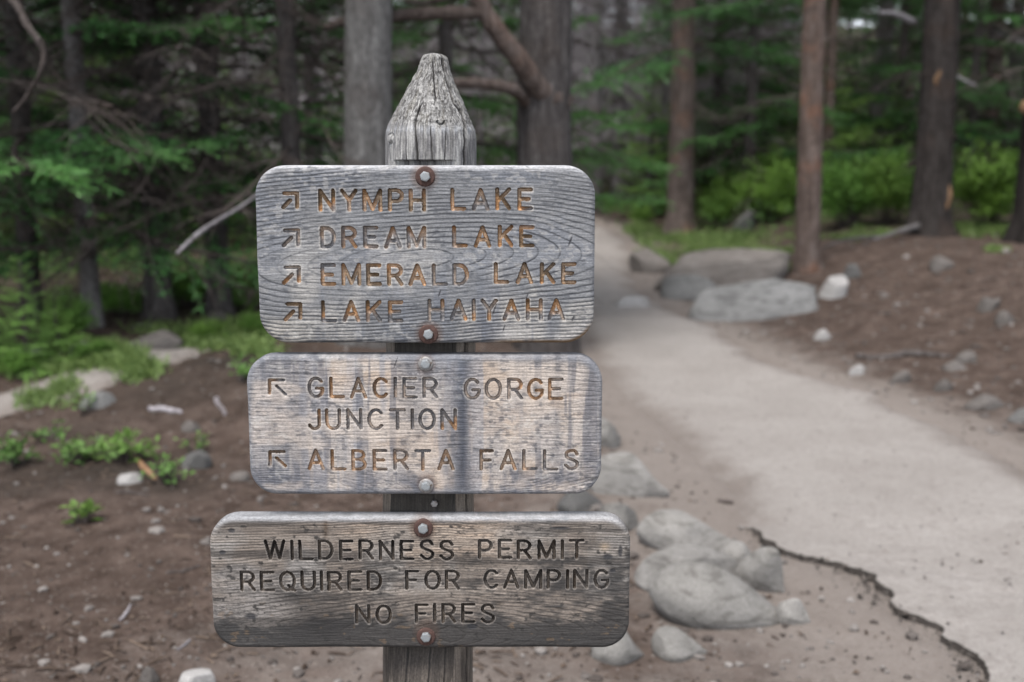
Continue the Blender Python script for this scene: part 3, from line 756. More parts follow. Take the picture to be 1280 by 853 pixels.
def make_post():
    na = 520; Yc = POST_C[1]
    zt = unproj(543, 68, Yc)[2]; zb = sign.location.z-.25
    z1 = unproj(540, 235, Yc)[2]
    zs = np.concatenate([np.arange(zb, 1.10, .006), np.arange(1.10, z1, .003), np.arange(z1, zt, .0008), [zt]])
    tabz = []; tl = []; tr = []
    for py, a, b in [(68, 533, 551), (70, 529, 556), (73, 527, 559), (88.7, 521.5, 562.5), (108, 510.7, 569.3), (127, 500.5, 578), (140, 493.5, 583.2), (148, 489.5, 587), (156, 486, 590.6), (164, 483.6, 593.4), (174, 482.4, 595), (205, 482.5, 595), (430, 484, 594.5), (630, 479.5, 592), (853, 479, 590), (1100, 474, 592)]:
        A = unproj(a, py, Yc); Bb = unproj(b, py, Yc); tabz.append(A[2]); tl.append(A[0]); tr.append(Bb[0])
    tabz = np.array(tabz)[::-1]; tl = np.array(tl)[::-1]; tr = np.array(tr)[::-1]
    th = np.linspace(0, 2*math.pi, na, endpoint=False)
    Z, A = np.meshgrid(zs, th, indexing='ij'); z = Z.ravel(); a = A.ravel()
    xl = np.interp(z, tabz, tl); xr = np.interp(z, tabz, tr); r = (xr-xl)/2; cx = (xr+xl)/2
    zcone = unproj(540, 158, Yc)[2]
    cone = sstep(zcone-.006, zcone+.004, z + .010*np.cos(a*1.0) + .010*(fbm(a*2.2, z*0, 7, 2)-.5))
    fac = 1 + cone*.022*(np.abs(np.sin(a*3.5+1.0))-.6)
    x = cx + r*fac*np.cos(a); y = Yc + r*fac*np.sin(a)
    # hewing scallops, fibres and long checks
    nx_ = np.cos(a); ny_ = np.sin(a); front = ny_ < .25
    disp = cone*.0036*(fbm(a*6, z*55, 12, 4)-.5) + cone*.0022*(fbm(a*5, z*260, 13, 3)-.5) + .004*(fbm(a*3, z*3, 14, 3)-.5)*(1-cone) + .0012*(fbm(a*30, z*9, 15, 3)-.5)
    disp += (1-cone)*.0016*(fbm(a*85, z*12, 16, 2)-.5)
    crack = np.zeros_like(z)
    def ck(pts, wd, dp):
        P = np.array([unproj(px, py, Yc-.07)[[0, 2]] for px, py in pts]); o = np.argsort(P[:, 1]); P = P[o]
        xc = np.interp(z, P[:, 1], P[:, 0]) + .0028*(fbm(z*60, z*0+wd*50, 18, 3)-.5)
        m = np.exp(-((x-xc)/(wd*.00095))**2)*sstep(P[0, 1]-.012, P[0, 1]+.004, z)*sstep(P[-1, 1]+.006, P[-1, 1]-.012, z)*front
        return m, m*dp
    dep = np.zeros_like(z)
    for pts, wd, dp in [([(537.5, 70), (540, 98), (543, 124)], 1.1, .007), ([(549, 69), (557, 98), (567, 129), (578, 145), (581, 158), (580, 207), (581, 440), (584, 660), (583, 900)], 1.7, .012),
                        ([(527, 127), (519, 146.7), (518, 158), (522, 203)], 1.5, .010), ([(537.4, 156), (541, 203)], .9, .005), ([(557.7, 158), (556, 203)], .8, .004), ([(507, 190), (507, 206)], .7, .003),
                        ([(506, 800), (505, 1000)], 2.0, .012), ([(535, 800), (536, 1000)], 1.5, .010), ([(556, 800), (554, 1000)], 1.2, .008), ([(565, 425), (566, 445)], 1.2, .006), ([(538, 615), (543, 640)], 2., .010), ([(566, 618), (566, 645)], 1.2, .006)]:
        m, q = ck(pts, wd, dp); crack = np.maximum(crack, m); dep = np.maximum(dep, q*.5)
    disp -= dep
    kc = unproj(550.5, 151.5, Yc-.07); kd = np.hypot(x-kc[0], z-kc[2]); disp += front*(.003*sstep(.008, .003, kd) - .006*np.exp(-((kd-.0052)/.0012)**2)*(z < kc[2]+.001))
    kl = unproj(486.5, 174, Yc-.02); kq = np.hypot(y-kl[1]+.02, z-kl[2])*(np.cos(a) < -.3) + 9*(np.cos(a) >= -.3); disp += .004*sstep(.014, .004, kq) - .004*np.exp(-((kq-.008)/.002)**2)
    x += disp*nx_; y += disp*ny_
    # flat cut for the boards
    znotch = unproj(535, 200.5, Yc-.06)[2]
    ang = math.radians(-7); nrm = (math.sin(ang), -math.cos(ang))
    below = sstep(znotch+.0009, znotch-.0009, z)*sstep(unproj(535, 806, YF)[2]-.10, unproj(535, 806, YF)[2]-.02, z)
    s = (x-POST_C[0])*nrm[0]+(y-Yc)*nrm[1]; lim = .0545
    exc = np.clip(s-lim, 0, None)*below; x -= exc*nrm[0]; y -= exc*nrm[1]
    flat = (exc > .001)
    # top closes to a small rough dome
    V = np.stack([x, y, z], 1)
    rnd_ = zt - .010
    n = len(x); lf = fbm(a*4, z*18, 180, 4); lf2 = fbm(a*14, z*30, 183, 4); fib = fbm(a*70, z*10, 186, 3); sp_ = fbm(a*16, z*260, 189, 3); mot = fbm(a*22, z*190, 192, 4)
    c = np.tile((.195, .19, .187), (n, 1))
    c = mixc(c, (.33, .325, .315), .7*sstep(.42, .62, lf))
    c = mixc(c, (.135, .132, .138), .75*sstep(.52, .66, lf2)*(1-cone*.5))
    c = mixc(c, (.27, .265, .255), .5*cone)
    c = mixc(c, (.075, .07, .068), .8*cone*sstep(.52, .64, mot))
    c = mixc(c, (.11, .105, .10), .5*cone*sstep(.55, .66, sp_))
    c = mixc(c, (.20, .18, .14), .25*cone*sstep(.55, .68, fbm(a*9, z*40, 195, 3)))
    c = mixc(c, (.31, .325, .35), .5*np.exp(-((z-zcone+.006)/.006)**2)*sstep(.4, .6, lf2))
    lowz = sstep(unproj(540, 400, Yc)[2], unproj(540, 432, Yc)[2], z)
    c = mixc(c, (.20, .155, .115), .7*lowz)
    c = mixc(c, (.052, .047, .042), .85*flat*sstep(unproj(540, 206, Yc)[2], unproj(540, 214, Yc)[2], z))  # shade of the boards put into the colour: flat cut darkened behind and between them
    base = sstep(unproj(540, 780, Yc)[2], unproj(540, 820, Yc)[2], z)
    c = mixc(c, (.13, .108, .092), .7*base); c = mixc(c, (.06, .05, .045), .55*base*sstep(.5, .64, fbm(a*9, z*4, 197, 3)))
    c = c*(.62+.76*fib)[:, None]*.74
    lum = np.clip(c@np.array([.3, .5, .2]), .004, 1); c = c*((lum/.15)**.35)[:, None]
    c = mixc(c, (.02, .018, .017), np.clip(crack*1.1, 0, 1))
    k = len(zs); cap = np.array([[V[-na:, 0].mean(), V[-na:, 1].mean(), zt+.002]])
    T = np.stack([np.arange(na)+(k-1)*na, (np.arange(na)+1) % na+(k-1)*na, np.full(na, k*na)], 1)
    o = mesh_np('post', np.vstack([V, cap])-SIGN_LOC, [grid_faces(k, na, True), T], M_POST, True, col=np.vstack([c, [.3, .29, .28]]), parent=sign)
    b = hexbolt('bolt', 543, 629, .006, M_DULL, o, Yc-.062)
make_post()

# ------------------------------------------------------------------ rocks
def rock_mesh(name, sx, sy, sz, seed, mat, sub=4, cuts=7, rough=.16, pw=.82, link=True, taper=0.):
    bm = bmesh.new(); bmesh.ops.create_icosphere(bm, subdivisions=sub, radius=1.0)
    V = np.array([v.co[:] for v in bm.verts]); F = np.array([[v.index for v in f.verts] for f in bm.faces]); bm.free()
    R = np.random.RandomState(seed)
    V = np.sign(V)*np.abs(V)**pw
    V = V*(1+rough*2.2*(fbm3(V*1.1+seed*1.7, seed, 3)-.5))[:, None]
    for k in range(cuts):
        nrm = R.normal(size=3); nrm[2] = abs(nrm[2])*.8; nrm /= np.linalg.norm(nrm); d = R.uniform(.62, .9)
        s = V@nrm-d; V = V-np.clip(s, 0, None)[:, None]*nrm*.93
    V = V*(1+.045*(fbm3(V*3.2+seed, seed+9, 4)-.5))[:, None]
    if sub >= 5: V = V*(1+.012*(fbm3(V*8+seed, seed+19, 4)-.5))[:, None]
    V[:, 1:] *= (1-taper*sstep(-.3, 1.05, V[:, 0]))[:, None]; V[:, 2] -= taper*.35*sstep(-.3, 1.05, V[:, 0])
    m = np.abs(V).max(0); V = V/m*np.array([sx, sy, sz])
    return mesh_np(name, V, [F], mat, True, link=link)
def rock(label, x0, y0, x1, y1, mat, seed, dep=.75, cuts=7, sub=4, tilt=0., yaw=0., group=None, name='rock', cat='rock', sink=.3, rough=.16, pw=.82, taper=0.):
    g = G((x0+x1)/2, y1-2)
    dist = math.hypot(g[1], CAMZ-g[2]); mpp = dist/FPX
    wid = (x1-x0)*mpp; d = wid*dep; el = math.atan2(CAMZ-g[2], g[1])
    hgt = max(((y1-y0)*mpp - d*.55*math.sin(el))/math.cos(el), .22*wid*.5)*1.0
    cy = g[1]+d*.42
    sz = hgt/(2-2*sink*1.0)*1.0
    o = rock_mesh(name, wid/2, d/2, sz*1.05, seed, mat, sub, cuts, rough, pw, True, taper)
    ox = g[0]*cy/g[1]*.5+g[0]*.5
    o.location = (ox, cy, Hs(ox, cy)+sz*(1-2*sink)); o.rotation_euler = (tilt*.5, tilt, yaw)
    tag(o, label, cat, group)
    return o
EDGE = 'rocks lining the left edge of the path'
for a in [
 ('largest smooth grey boulder in the row beside the path, right of the lowest board', 812, 716, 988, 790, M_ROCK, 11, .60, 0, 5, .20, -.14, EDGE),
 ('rounded grey rock behind the largest boulder of the path-side row', 796, 684, 956, 744, M_ROCKD2, 12, .45, 4, 5, -.03, .15, EDGE),
 ('long grey rock with pointed right end, second row above the largest boulder', 790, 642, 934, 692, M_ROCK, 13, .5, 4, 5, .10, -.25, EDGE),
 ('small grey rock half hidden behind the lowest board top right corner', 748, 622, 804, 668, M_ROCK, 14, .8, 6, 4, 0, .3, EDGE),
 ('pointed grey rock beside the middle board lower right corner', 734, 568, 840, 624, M_ROCK, 15, .55, 5, 5, .12, -.2, EDGE),
 ('darker grey rock between the middle and lowest boards', 696, 606, 756, 644, M_ROCKD, 16, .8, 6, 4, 0, 0, EDGE),
 ('small pale round rock right of the middle board, farthest of the path-side row', 736, 522, 784, 562, M_ROCK, 17, .9, 5, 4, 0, .5, EDGE),
 ('thin grey slab leaning right of the row, above the path edge crack', 922, 686, 992, 744, M_ROCK, 18, .45, 7, 4, .5, -.4, EDGE),
 ('small pale stone lying right of the largest boulder', 972, 750, 1016, 786, M_ROCK, 19, .7, 6, 4, .3, -.3, EDGE),
 ('flat grey stone half buried under the lowest board right corner', 736, 784, 808, 834, M_ROCK, 20, .9, 6, 4, .1, .2, EDGE),
 ('small angular grey stone in front of the largest boulder', 816, 790, 886, 830, M_ROCK, 21, .8, 8, 4, .15, -.1, EDGE),
 ('small stone wedged at the right end of the long pointed rock', 900, 682, 956, 716, M_ROCK, 23, .7, 6, 4, .2, -.3, EDGE),
]: rock(*a, pw=.95, rough=.10, taper=.4 if a[6] == 11 else .55)
for a in [
 ('big flat grey slab at the foot of the reddish tree right of the path', 856, 340, 1032, 402, M_ROCKB, 30, .40, 11, 4, -.06, .08, None),
 ('bright whitish stone at the right end of the big slab', 1027, 346, 1060, 376, M_ROCKW, 31, .8, 7, 4, .2, 0, None),
 ('low grey rock tucked under the left end of the big slab', 824, 343, 905, 378, M_ROCKB, 32, .6, 7, 4, -.1, 0, None),
 ('broad pale sloping outcrop of rock behind the big slab', 806, 313, 992, 368, M_OUT, 33, .85, 6, 5, -.12, .1, None),
 ('small grassy rock on the bend of the path', 788, 312, 838, 344, M_OUT, 34, .7, 6, 4, -.25, 0, None),
 ('pale flat step stone lying across the far path', 766, 372, 815, 387, M_ROCKW, 35, .6, 7, 4, 0, 0, None),
 ('grey angular stone standing among bushes left of the thin reddish tree', 918, 262, 948, 292, M_ROCKD, 36, .7, 7, 4, .3, 0, None),
]: rock(*a, pw=.6)
DB = 'stones scattered on the right dirt bank'
for a in [
 ('long flat pale slab with dark underside, nearest stone on the right dirt bank', 1205, 494, 1270, 516, M_ROCKS, 40, .6, 8, 4, .05, .1),
 ('squarish pale stone left of the flat slab on the right dirt bank', 1165, 474, 1198, 492, M_ROCKS, 41, .8, 7, 4, .1, .4),
 ('small pale stone above the squarish one on the right dirt bank', 1180, 452, 1212, 466, M_ROCKS, 42, .8, 7, 4, .1, .2),
 ('small leaning grey stone in the middle of the right dirt bank', 1116, 460, 1142, 482, M_ROCKS, 43, .6, 7, 4, .5, .2),
 ('pale stone below the left end of the dark stick', 1060, 458, 1080, 472, M_ROCKW, 44, .8, 6, 3, 0, 0),
 ('small white stone below the whitish stone near the slab', 1018, 414, 1040, 428, M_ROCKW, 45, .8, 6, 3, 0, 0),
 ('grey stone high on the right dirt bank', 1222, 374, 1252, 392, M_ROCKS, 46, .8, 7, 4, .2, 0),
 ('pale pointed stone under the dark thick tree', 1164, 322, 1198, 340, M_ROCKS, 47, .7, 7, 4, .4, 0),
 ('grey stone below the high grey stone, by the right frame edge', 1246, 392, 1272, 408, M_ROCKS, 48, .8, 7, 4, 0, 0),
 ('reddish-grey stone at the right frame edge below the bank', 1262, 508, 1300, 532, M_ROCKD, 49, .8, 7, 4, 0, 0),
 ('low grey stone right of the whitish stone', 1052, 332, 1082, 350, M_ROCKD, 50, .8, 6, 4, 0, 0),
 ('flat stone at the right end of the dark stick', 1196, 440, 1226, 456, M_ROCKS, 51, .8, 6, 4, 0, 0),
]: rock(*a[:8], 11, *a[9:12], DB, sink=.42, pw=.66)
LB = 'stones on the left bank'
for a in [
 ('rounded grey boulder in the grass of the left bank', 152, 414, 232, 442, M_ROCKS, 60, .7, 7, 4, 0, .1),
 ('grey boulder farther back under the spruces, nearest the upper board', 248, 390, 294, 412, M_ROCKS, 61, .8, 7, 4, 0, .1),
 ('pale flat boulder at the left frame edge of the bank', 8, 436, 66, 460, M_ROCKW, 62, .7, 7, 4, .1, .1),
 ('small brown stone left of the rounded boulder', 84, 430, 116, 452, M_ROCKD, 63, .8, 7, 4, 0, 0),
 ('flat grey stone on the dark bank below the grass', 96, 494, 142, 514, M_ROCKB, 64, .7, 7, 4, 0, .1),
 ('grey stone at the right end of the leafy mound', 226, 560, 264, 590, M_ROCKD, 65, .8, 7, 4, .2, 0),
 ('pale stone in front of the leafy mound', 144, 590, 178, 608, M_ROCKW, 66, .8, 7, 4, .1, 0),
 ('small pale stone above the leafy mound', 224, 528, 252, 542, M_ROCKS, 67, .8, 7, 4, .1, 0),
 ('white oval stone at the bottom frame edge left of the post', 222, 838, 268, 870, M_ROCKW, 68, .8, 6, 4, .2, .3),
 ('small grey stone at the bottom frame edge left of the white oval one', 174, 838, 198, 858, M_ROCKS, 69, .8, 6, 4, .2, .3),
 ('pale low stone behind the rounded boulder', 160, 404, 196, 416, M_ROCKS, 70, .8, 6, 3, 0, 0),
 ('pale stone on the left bank against the middle board edge', 286, 590, 312, 604, M_ROCKS, 71, .8, 6, 3, 0, 0),
]: rock(*a[:12], LB, sink=.4)

# ------------------------------------------------------------------ conifer foliage
def bough(L, seed, leaf=.044, width=.011, twigs=22, dense=1.6, droop=.28):
    R = np.random.RandomState(seed); s = np.linspace(0, 1, 9)
    ax = np.stack([L*s, .06*L*np.sin(s*3+R.rand()*6), -droop*L*s**1.4 + .10*L*s**3], 1)
    wood = Soup(); wood.tube(ax, np.linspace(.016, .003, 9)*(L/1.4), 4, cap=False)
    P = []; D = []
    for k in range(twigs):
        t = .12+.88*(k+R.rand()*.6)/twigs; p = np.array([np.interp(t, s, ax[:, j]) for j in range(3)])
        sd = 1 if k % 2 else -1; an = math.radians(R.uniform(38, 68))*sd
        ln = L*(.16+.34*(1-t))*R.uniform(.7, 1.15)
        dirv = np.array([math.cos(an), math.sin(an), R.uniform(-.35, .02)]); q = np.linspace(0, 1, 5)
        tw = p+dirv*ln*q[:, None] + np.array([0, 0, -.22*ln])*(q**2)[:, None]
        wood.tube(tw, np.linspace(.004, .0015, 5), 3, cap=False)
        m = max(int(ln/.022*dense), 3); u = np.sort(R.rand(m))*.98+.02
        pts = p+dirv*ln*u[:, None]+np.array([0, 0, -.22*ln])*(u**2)[:, None]
        P.append(pts); D.append(np.tile(dirv, (m, 1)))
        for sdd in (-1, 1):                                 # secondary sprigs
            for v in np.linspace(.25, .85, 3):
                b = p+dirv*ln*v; an2 = an+sdd*.8; d2 = np.array([math.cos(an2), math.sin(an2), -.25]); l2 = ln*.38*(1.1-v)
                m2 = max(int(l2/.022*dense), 2); u2 = R.rand(m2)
                P.append(b+d2*l2*u2[:, None]); D.append(np.tile(d2, (m2, 1)))
    P = np.vstack(P); D = np.vstack(D); n = len(P)
    side = R.normal(size=(n, 3)); side[:, 2] *= .6; dv = D*.75+side*.55; dv /= np.linalg.norm(dv, axis=1)[:, None]
    wv = np.cross(dv, R.normal(size=(n, 3))); wv /= np.linalg.norm(wv, axis=1)[:, None]+1e-9
    ln = leaf*R.uniform(.6, 1.3, n)[:, None]; wd = width*R.uniform(.7, 1.3, n)[:, None]
    V = np.stack([P-wv*wd*.5, P+wv*wd*.5, P+dv*ln+wv*wd*.25, P+dv*ln-wv*wd*.25], 1).reshape(-1, 3)
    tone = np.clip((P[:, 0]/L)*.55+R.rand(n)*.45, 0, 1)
    return V, np.repeat(tone, 4), wood.arrays()
def bare_bough(L, seed, twigs=16, r0=.014):
    R = np.random.RandomState(seed); s = np.linspace(0, 1, 9); w_ = Soup()
    ax = np.stack([L*s, .12*L*np.sin(s*4+R.rand()*6)*s, -.34*L*s**1.5+.12*L*s**3+.05*L*np.sin(s*7+R.rand()*6)*s], 1)
    w_.tube(ax, np.linspace(r0, r0*.25, 9), 5, cap=False)
    for k in range(twigs):
        t = R.uniform(.15, 1); p = np.array([np.interp(t, s, ax[:, j]) for j in range(3)])
        an = R.uniform(.4, 1.3)*R.choice([-1, 1]); ln = L*R.uniform(.12, .42)*(1.15-t*.6); q = np.linspace(0, 1, 5)
        dv = np.array([math.cos(an), math.sin(an), R.uniform(-.6, .25)])
        tw = p+dv*ln*q[:, None]+np.array([0, R.uniform(-.2, .2)*ln, -.3*ln])*(q**2)[:, None]
        w_.tube(tw, np.linspace(r0*.42, r0*.14, 5), 3, cap=False)
        for j in range(3):
            v = R.uniform(.3, .9); b = p+dv*ln*v+np.array([0, 0, -.3*ln*v*v]); d2 = dv+R.normal(size=3)*.6; l2 = ln*.4
            w_.tube(np.array([b, b+d2*l2*.5+[0, 0, -.04*l2], b+d2*l2+[0, 0, -.2*l2]]), [r0*.2, r0*.15, r0*.09], 3, cap=False)
    return w_.arrays()
def xf(V, az, tilt, sc, off, roll=0.):
    c, s = math.cos(roll), math.sin(roll); V = V@np.array([[1, 0, 0], [0, c, s], [0, -s, c]])
    c, s = math.cos(tilt), math.sin(tilt); V = V@np.array([[c, 0, s], [0, 1, 0], [-s, 0, c]])
    c, s = math.cos(az), math.sin(az); V = V@np.array([[c, s, 0], [-s, c, 0], [0, 0, 1]])
    return V*sc+np.asarray(off)
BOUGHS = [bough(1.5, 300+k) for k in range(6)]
BARE = [bare_bough(1.5, 340+k) for k in range(6)]
SMALL = [bough(.8, 320+k, .05, .009, 16, 1.2, .12) for k in range(4)]
def crown_meshes(tagname, z0, Ht, n, L0, seed, kinds, mat, ntw=0, taper=1.1, dz=None):
    R = np.random.RandomState(seed); V = []; T = []; wd = Soup(); ga = 2.39996
    for k in range(n):
        f = (k+R.rand())/n; f = f**1.12; z = z0+(Ht-z0)*f; L = max(L0*(1-f)**(1/taper)*R.uniform(.72, 1.2), .16)
        b, t, (wV, wF) = kinds[R.randint(len(kinds))]; base = 1.5 if kinds is BOUGHS else .8
        az = k*ga+R.uniform(-.4, .4); tl = R.uniform(-.12, .22)+.45*f; rl = R.uniform(-.25, .25)
        V.append(xf(b, az, tl, L/base, (0, 0, z), rl)); T.append(t)
        wv = xf(wV, az, tl, L/base, (0, 0, z), rl); wd.add(wv, None, wF[0])
    V = np.vstack(V); Q = np.arange(len(V)).reshape(-1, 4)
    cm = mesh_np(tagname+'_crown', V, [Q], mat, False, attrs={'tone': np.concatenate(T)}, link=False)
    return cm, wd.build('branches', M_TWIG, link=False)
def bare_mesh(z0, z1, n, L0, seed, mat):
    R = np.random.RandomState(seed); wd = Soup()
    for k in range(n):
        f = (k+R.rand())/n; z = z0+(z1-z0)*f; wV, wF = BARE[R.randint(len(BARE))]; L = L0*R.uniform(.35, 1.2)
        wd.add(xf(wV, k*2.39996+R.uniform(-.4, .4), R.uniform(-.25, .2), L/1.5, (0, 0, z), R.uniform(-.4, .4)), None, wF[0])
    return wd.build('dead_branches', mat, link=False)
CROWN = {
 'low': [crown_meshes('spruce', .9, 8.5, 38, 2.1, 401, BOUGHS, M_SPRUCE), crown_meshes('spruce', .6, 7.5, 38, 1.9, 402, BOUGHS, M_SPRUCE)],
 'mid': [crown_meshes('spruce', 2.4, 9.5, 36, 2.1, 403, BOUGHS, M_SPRUCE), crown_meshes('spruce', 3.0, 9, 34, 2.0, 404, BOUGHS, M_SPRUCE)],
 'high': [crown_meshes('pine', 5.2, 10, 24, 1.8, 405, BOUGHS, M_SPRUCE)],
 'young': [crown_meshes('young', .12, 2.4, 60, .72, 406, SMALL, M_FIR, taper=1.3), crown_meshes('young', .1, 1.7, 46, .62, 407, SMALL, M_FIR, taper=1.4)],
}
DEADM = {'brown': [bare_mesh(.7, 5.5, 70, 1.8, 421, M_TWIG), bare_mesh(.9, 6, 56, 1.5, 422, M_TWIG)],
         'grey': [bare_mesh(.5, 7.5, 120, 1.7, 423, M_DEAD), bare_mesh(.6, 7, 95, 1.5, 424, M_DEAD)],
         'few': [bare_mesh(1.6, 5.5, 12, .9, 425, M_TWIG)]}

def trunk_mesh(r, Ht, lean, mat, seed, nr=60, na=28, flare=.45, rough=.05, crook=.05):
    R = np.random.RandomState(seed); f = np.linspace(0, 1, nr)**1.6; zz = -.3+(Ht+.3)*f
    th = np.linspace(0, 2*math.pi, na, endpoint=False); Z, A = np.meshgrid(zz, th, indexing='ij')
    rad = r*(1-.86*np.clip(Z/Ht, 0, 1)**1.1) + r*flare*np.exp(-np.clip(Z, 0, None)/(.9*r))*(1+.35*np.sin(A*5+seed))
    rad = rad*(1+rough*2*(fbm(A*5, Z*1.6+seed, seed, 3)-.5)+rough*1.4*(fbm(A*14, Z*9+seed, seed+3, 2)-.5))
    cxs = lean[0]*Z/4 + crook*r*4*(fbm(Z*.5+seed, Z*0+1, seed+5, 2)-.5)*sstep(0, 1.5, Z)
    cys = lean[1]*Z/4 + crook*r*4*(fbm(Z*.5+seed, Z*0+5, seed+6, 2)-.5)*sstep(0, 1.5, Z)
    V = np.stack([cxs+rad*np.cos(A), cys+rad*np.sin(A), Z], -1).reshape(-1, 3)
    top = V[-na:].mean(0); V = np.vstack([V, top])
    T = np.stack([np.arange(na)+(nr-1)*na, (np.arange(na)+1) % na+(nr-1)*na, np.full(na, nr*na)], 1)
    return mesh_np('trunk', V, [grid_faces(nr, na, True), T], mat, True, link=False)
rngT = random.Random(77)
def tree(name, label, x, y, r, mat, crown=None, dead=None, Ht=13, lean=(0, 0), group=None, cat='tree', seed=1, sc=1., trunk=None, **kw):
    root = empty(name, (x, y, Hs(x, y)-.02)); tag(root, label, cat, group)
    link_obj('trunk', trunk or trunk_mesh(r, Ht, lean, mat, seed, **kw), root)
    rz = rngT.uniform(0, 6.28)
    if crown:
        cm, wm = crown
        c = link_obj('crown', cm, root); c.rotation_euler.z = rz; c.scale = (sc, sc, sc)
        b = link_obj('branches', wm, root); b.rotation_euler.z = rz; b.scale = (sc, sc, sc)
    if dead:
        d = link_obj('dead_branches', dead, root); d.rotation_euler.z = rngT.uniform(0, 6.28); d.scale = (sc, sc, sc)
    return root
def tpx(px, py, wpx):
    g = G(px, py); return g, wpx/2*math.hypot(g[1], CAMZ-g[2])/FPX
def ptube(name, pts, rad, mat, root, k=12, wob=.0):
    """pts: (px,py,Y) -> a bent limb under its tree"""
    P = np.array([unproj(a, b, c) for a, b, c in pts]); rp = np.array(rad)
    t = np.linspace(0, 1, len(P)); tt = np.linspace(0, 1, len(P)*6)
    Q = np.array(crv(P, 6)); rr = np.interp(np.linspace(0, 1, len(Q)), t, rp)
    rs = np.random.RandomState(len(Q)+int(abs(P[0, 0])*100)); Q[1:-1] += rs.normal(size=(len(Q)-2, 3))*rr[1:-1, None]*.04
    rr = rr*(1+.05*rs.normal(size=len(Q)))
    s = Soup(); s.tube(Q - np.array(root.location), rr, k)
    return s.build(name, mat, root)

# trees one can tell apart
g, r = tpx(462, 424, 62)
tA = tree('conifer_tree', 'pale grey thick trunk behind the post, left of the pointed tip', g[0], g[1], r, M_BARKP, CROWN['high'][0], None, 15, (.06, 0), seed=1, nr=110, na=56, rough=.035)
g, r = tpx(682, 441, 72)
YB = g[1]
tB = tree('pine_tree', 'dark trunk with a thick curved limb, right of the pointed post tip', g[0], g[1], r, M_BARKD, CROWN['high'][0], None, 15, (-.02, 0), seed=2, nr=140, na=64, rough=.06, flare=.22)
ptube('limb', [(702, 134, YB-.02), (672, 108, YB-.18), (648, 74, YB-.30), (622, 40, YB-.36), (601, 6, YB-.40), (587, -40, YB-.42), (570, -110, YB-.42)], [.115, .085, .074, .070, .066, .062, .055], M_LIMB, tB)
ptube('branch', [(606, 18, YB-.40), (570, 17, YB-.5), (520, 18, YB-.6), (470, 23, YB-.65), (430, 28, YB-.7), (404, 35, YB-.7)], [.045, .05, .047, .04, .035, .022], M_LIMB, tB)
ptube('branch', [(662, 130, YB-.1), (640, 112, YB-.3), (610, 106, YB-.4), (575, 104, YB-.5), (545, 106, YB-.55)], [.05, .046, .04, .035, .02], M_LIMB, tB)
ptube('branch', [(600, -12, YB-.40), (560, -2, YB-.2), (530, 4, YB-.1), (505, 2, YB)], [.03, .026, .02, .012], M_TWIG, tB)
g, r = tpx(850, 293, 33)
tC = tree('pine_tree', 'reddish-brown trunk beyond the path bend with green boughs across its top', g[0], g[1], r, M_BARKC, CROWN['mid'][0], DEADM['few'][0], 14, (-.01, 0), seed=3, nr=80, na=40, rough=.07)
g, r = tpx(1008, 338, 31)
tD = tree('pine_tree', 'slim straight reddish trunk standing behind the big flat slab', g[0], g[1], r, M_BARKR, CROWN['high'][0], DEADM['few'][0], 14, (-.04, 0), seed=4, nr=90, na=40, rough=.06, flare=.2)
g, r = tpx(1163, 293, 46)
tE = tree('pine_tree', 'thick dark trunk with orange scars on the right dirt bank', g[0], g[1], r, M_BARKK, CROWN['high'][0], DEADM['few'][0], 14, (-.03, 0), seed=5, nr=110, na=48, rough=.09, crook=.01)
Yr = g[1]
ptube('root', [(1150, 282, Yr-.12), (1128, 288, Yr-.3), (1104, 296, Yr-.5), (1085, 300, Yr-.55)], [.036, .026, .018, .01], M_BARKG, tE)
ptube('root', [(1100, 296, Yr-.5), (1072, 298, Yr-.65), (1046, 303, Yr-.8), (1025, 312, Yr-1.0)], [.012, .02, .016, .006], M_BARKD, tE)
def patch(name, px, py, w_, h_, root, Y):
    c = unproj(px, py, Y); s = Soup(); m = Y/FPX
    k = 14; zz = np.linspace(-1, 1, k)
    s.tube(np.stack([c[0]+.2*w_*m*np.sin(zz*4), np.full(k, c[1]), c[2]+zz*h_*m/2], 1)-np.array(root.location), np.sqrt(1-(zz*.97)**2)*w_*m/2, 10)
    s.build(name, M_CUT, root)
for px, py, ww, hh_ in [(1184, 252, 9, 46), (1172, 96, 7, 26)]:
    patch('bark_scar', px, py, ww, hh_, tE, Yr-r*.78)
for px_, py_, dx_ in [(1142, 120, -10), (1188, 170, 9), (1141, 205, -7), (1186, 30, 10)]:
    ptube('stub', [(px_, py_, Yr-.05), (px_+dx_, py_+3, Yr-.12)], [.035, .02], M_BARKK, tE, 8)
ptube('branch', [(1142, 28, Yr), (1120, 18, Yr-.2), (1100, 16, Yr-.3)], [.04, .035, .02], M_DEAD, tE)
ptube('branch', [(1180, 85, Yr), (1200, 98, Yr+.1), (1222, 108, Yr+.2)], [.02, .018, .01], M_DEAD, tE)
g, r = tpx(1290, 300, 46)
tF = tree('pine_tree', 'dark trunk cut by the right frame edge with an orange sawn stub', g[0], g[1], r, M_BARKK, CROWN['high'][0], DEADM['few'][0], 14, (0, 0), seed=6, nr=80, na=40)
ptube('stub', [(1286, 133, g[1]-.1), (1283, 134, g[1]-r-.1)], [.07, .07], M_CUT, tF, 16)
g, r = tpx(1031, 250, 13)
tree('pine_tree', 'thin reddish trunk just right of and behind the slim straight one', g[0], g[1], r, M_BARKR, CROWN['mid'][1], None, 13, (.02, 0), seed=7)
g, r = tpx(1092, 222, 24)
tree('dead_tree', 'forked grey trunk far between the two reddish trees and the dark one', g[0], g[1], r, M_BARKG, None, DEADM['grey'][1], 12, (.10, 0), seed=8)
g, r = tpx(1233, 232, 22)
tree('pine_tree', 'reddish trunk far back between the dark trunk and the right edge', g[0], g[1], r, M_BARKR, CROWN['mid'][0], DEADM['grey'][1], 13, (-.02, 0), seed=9)
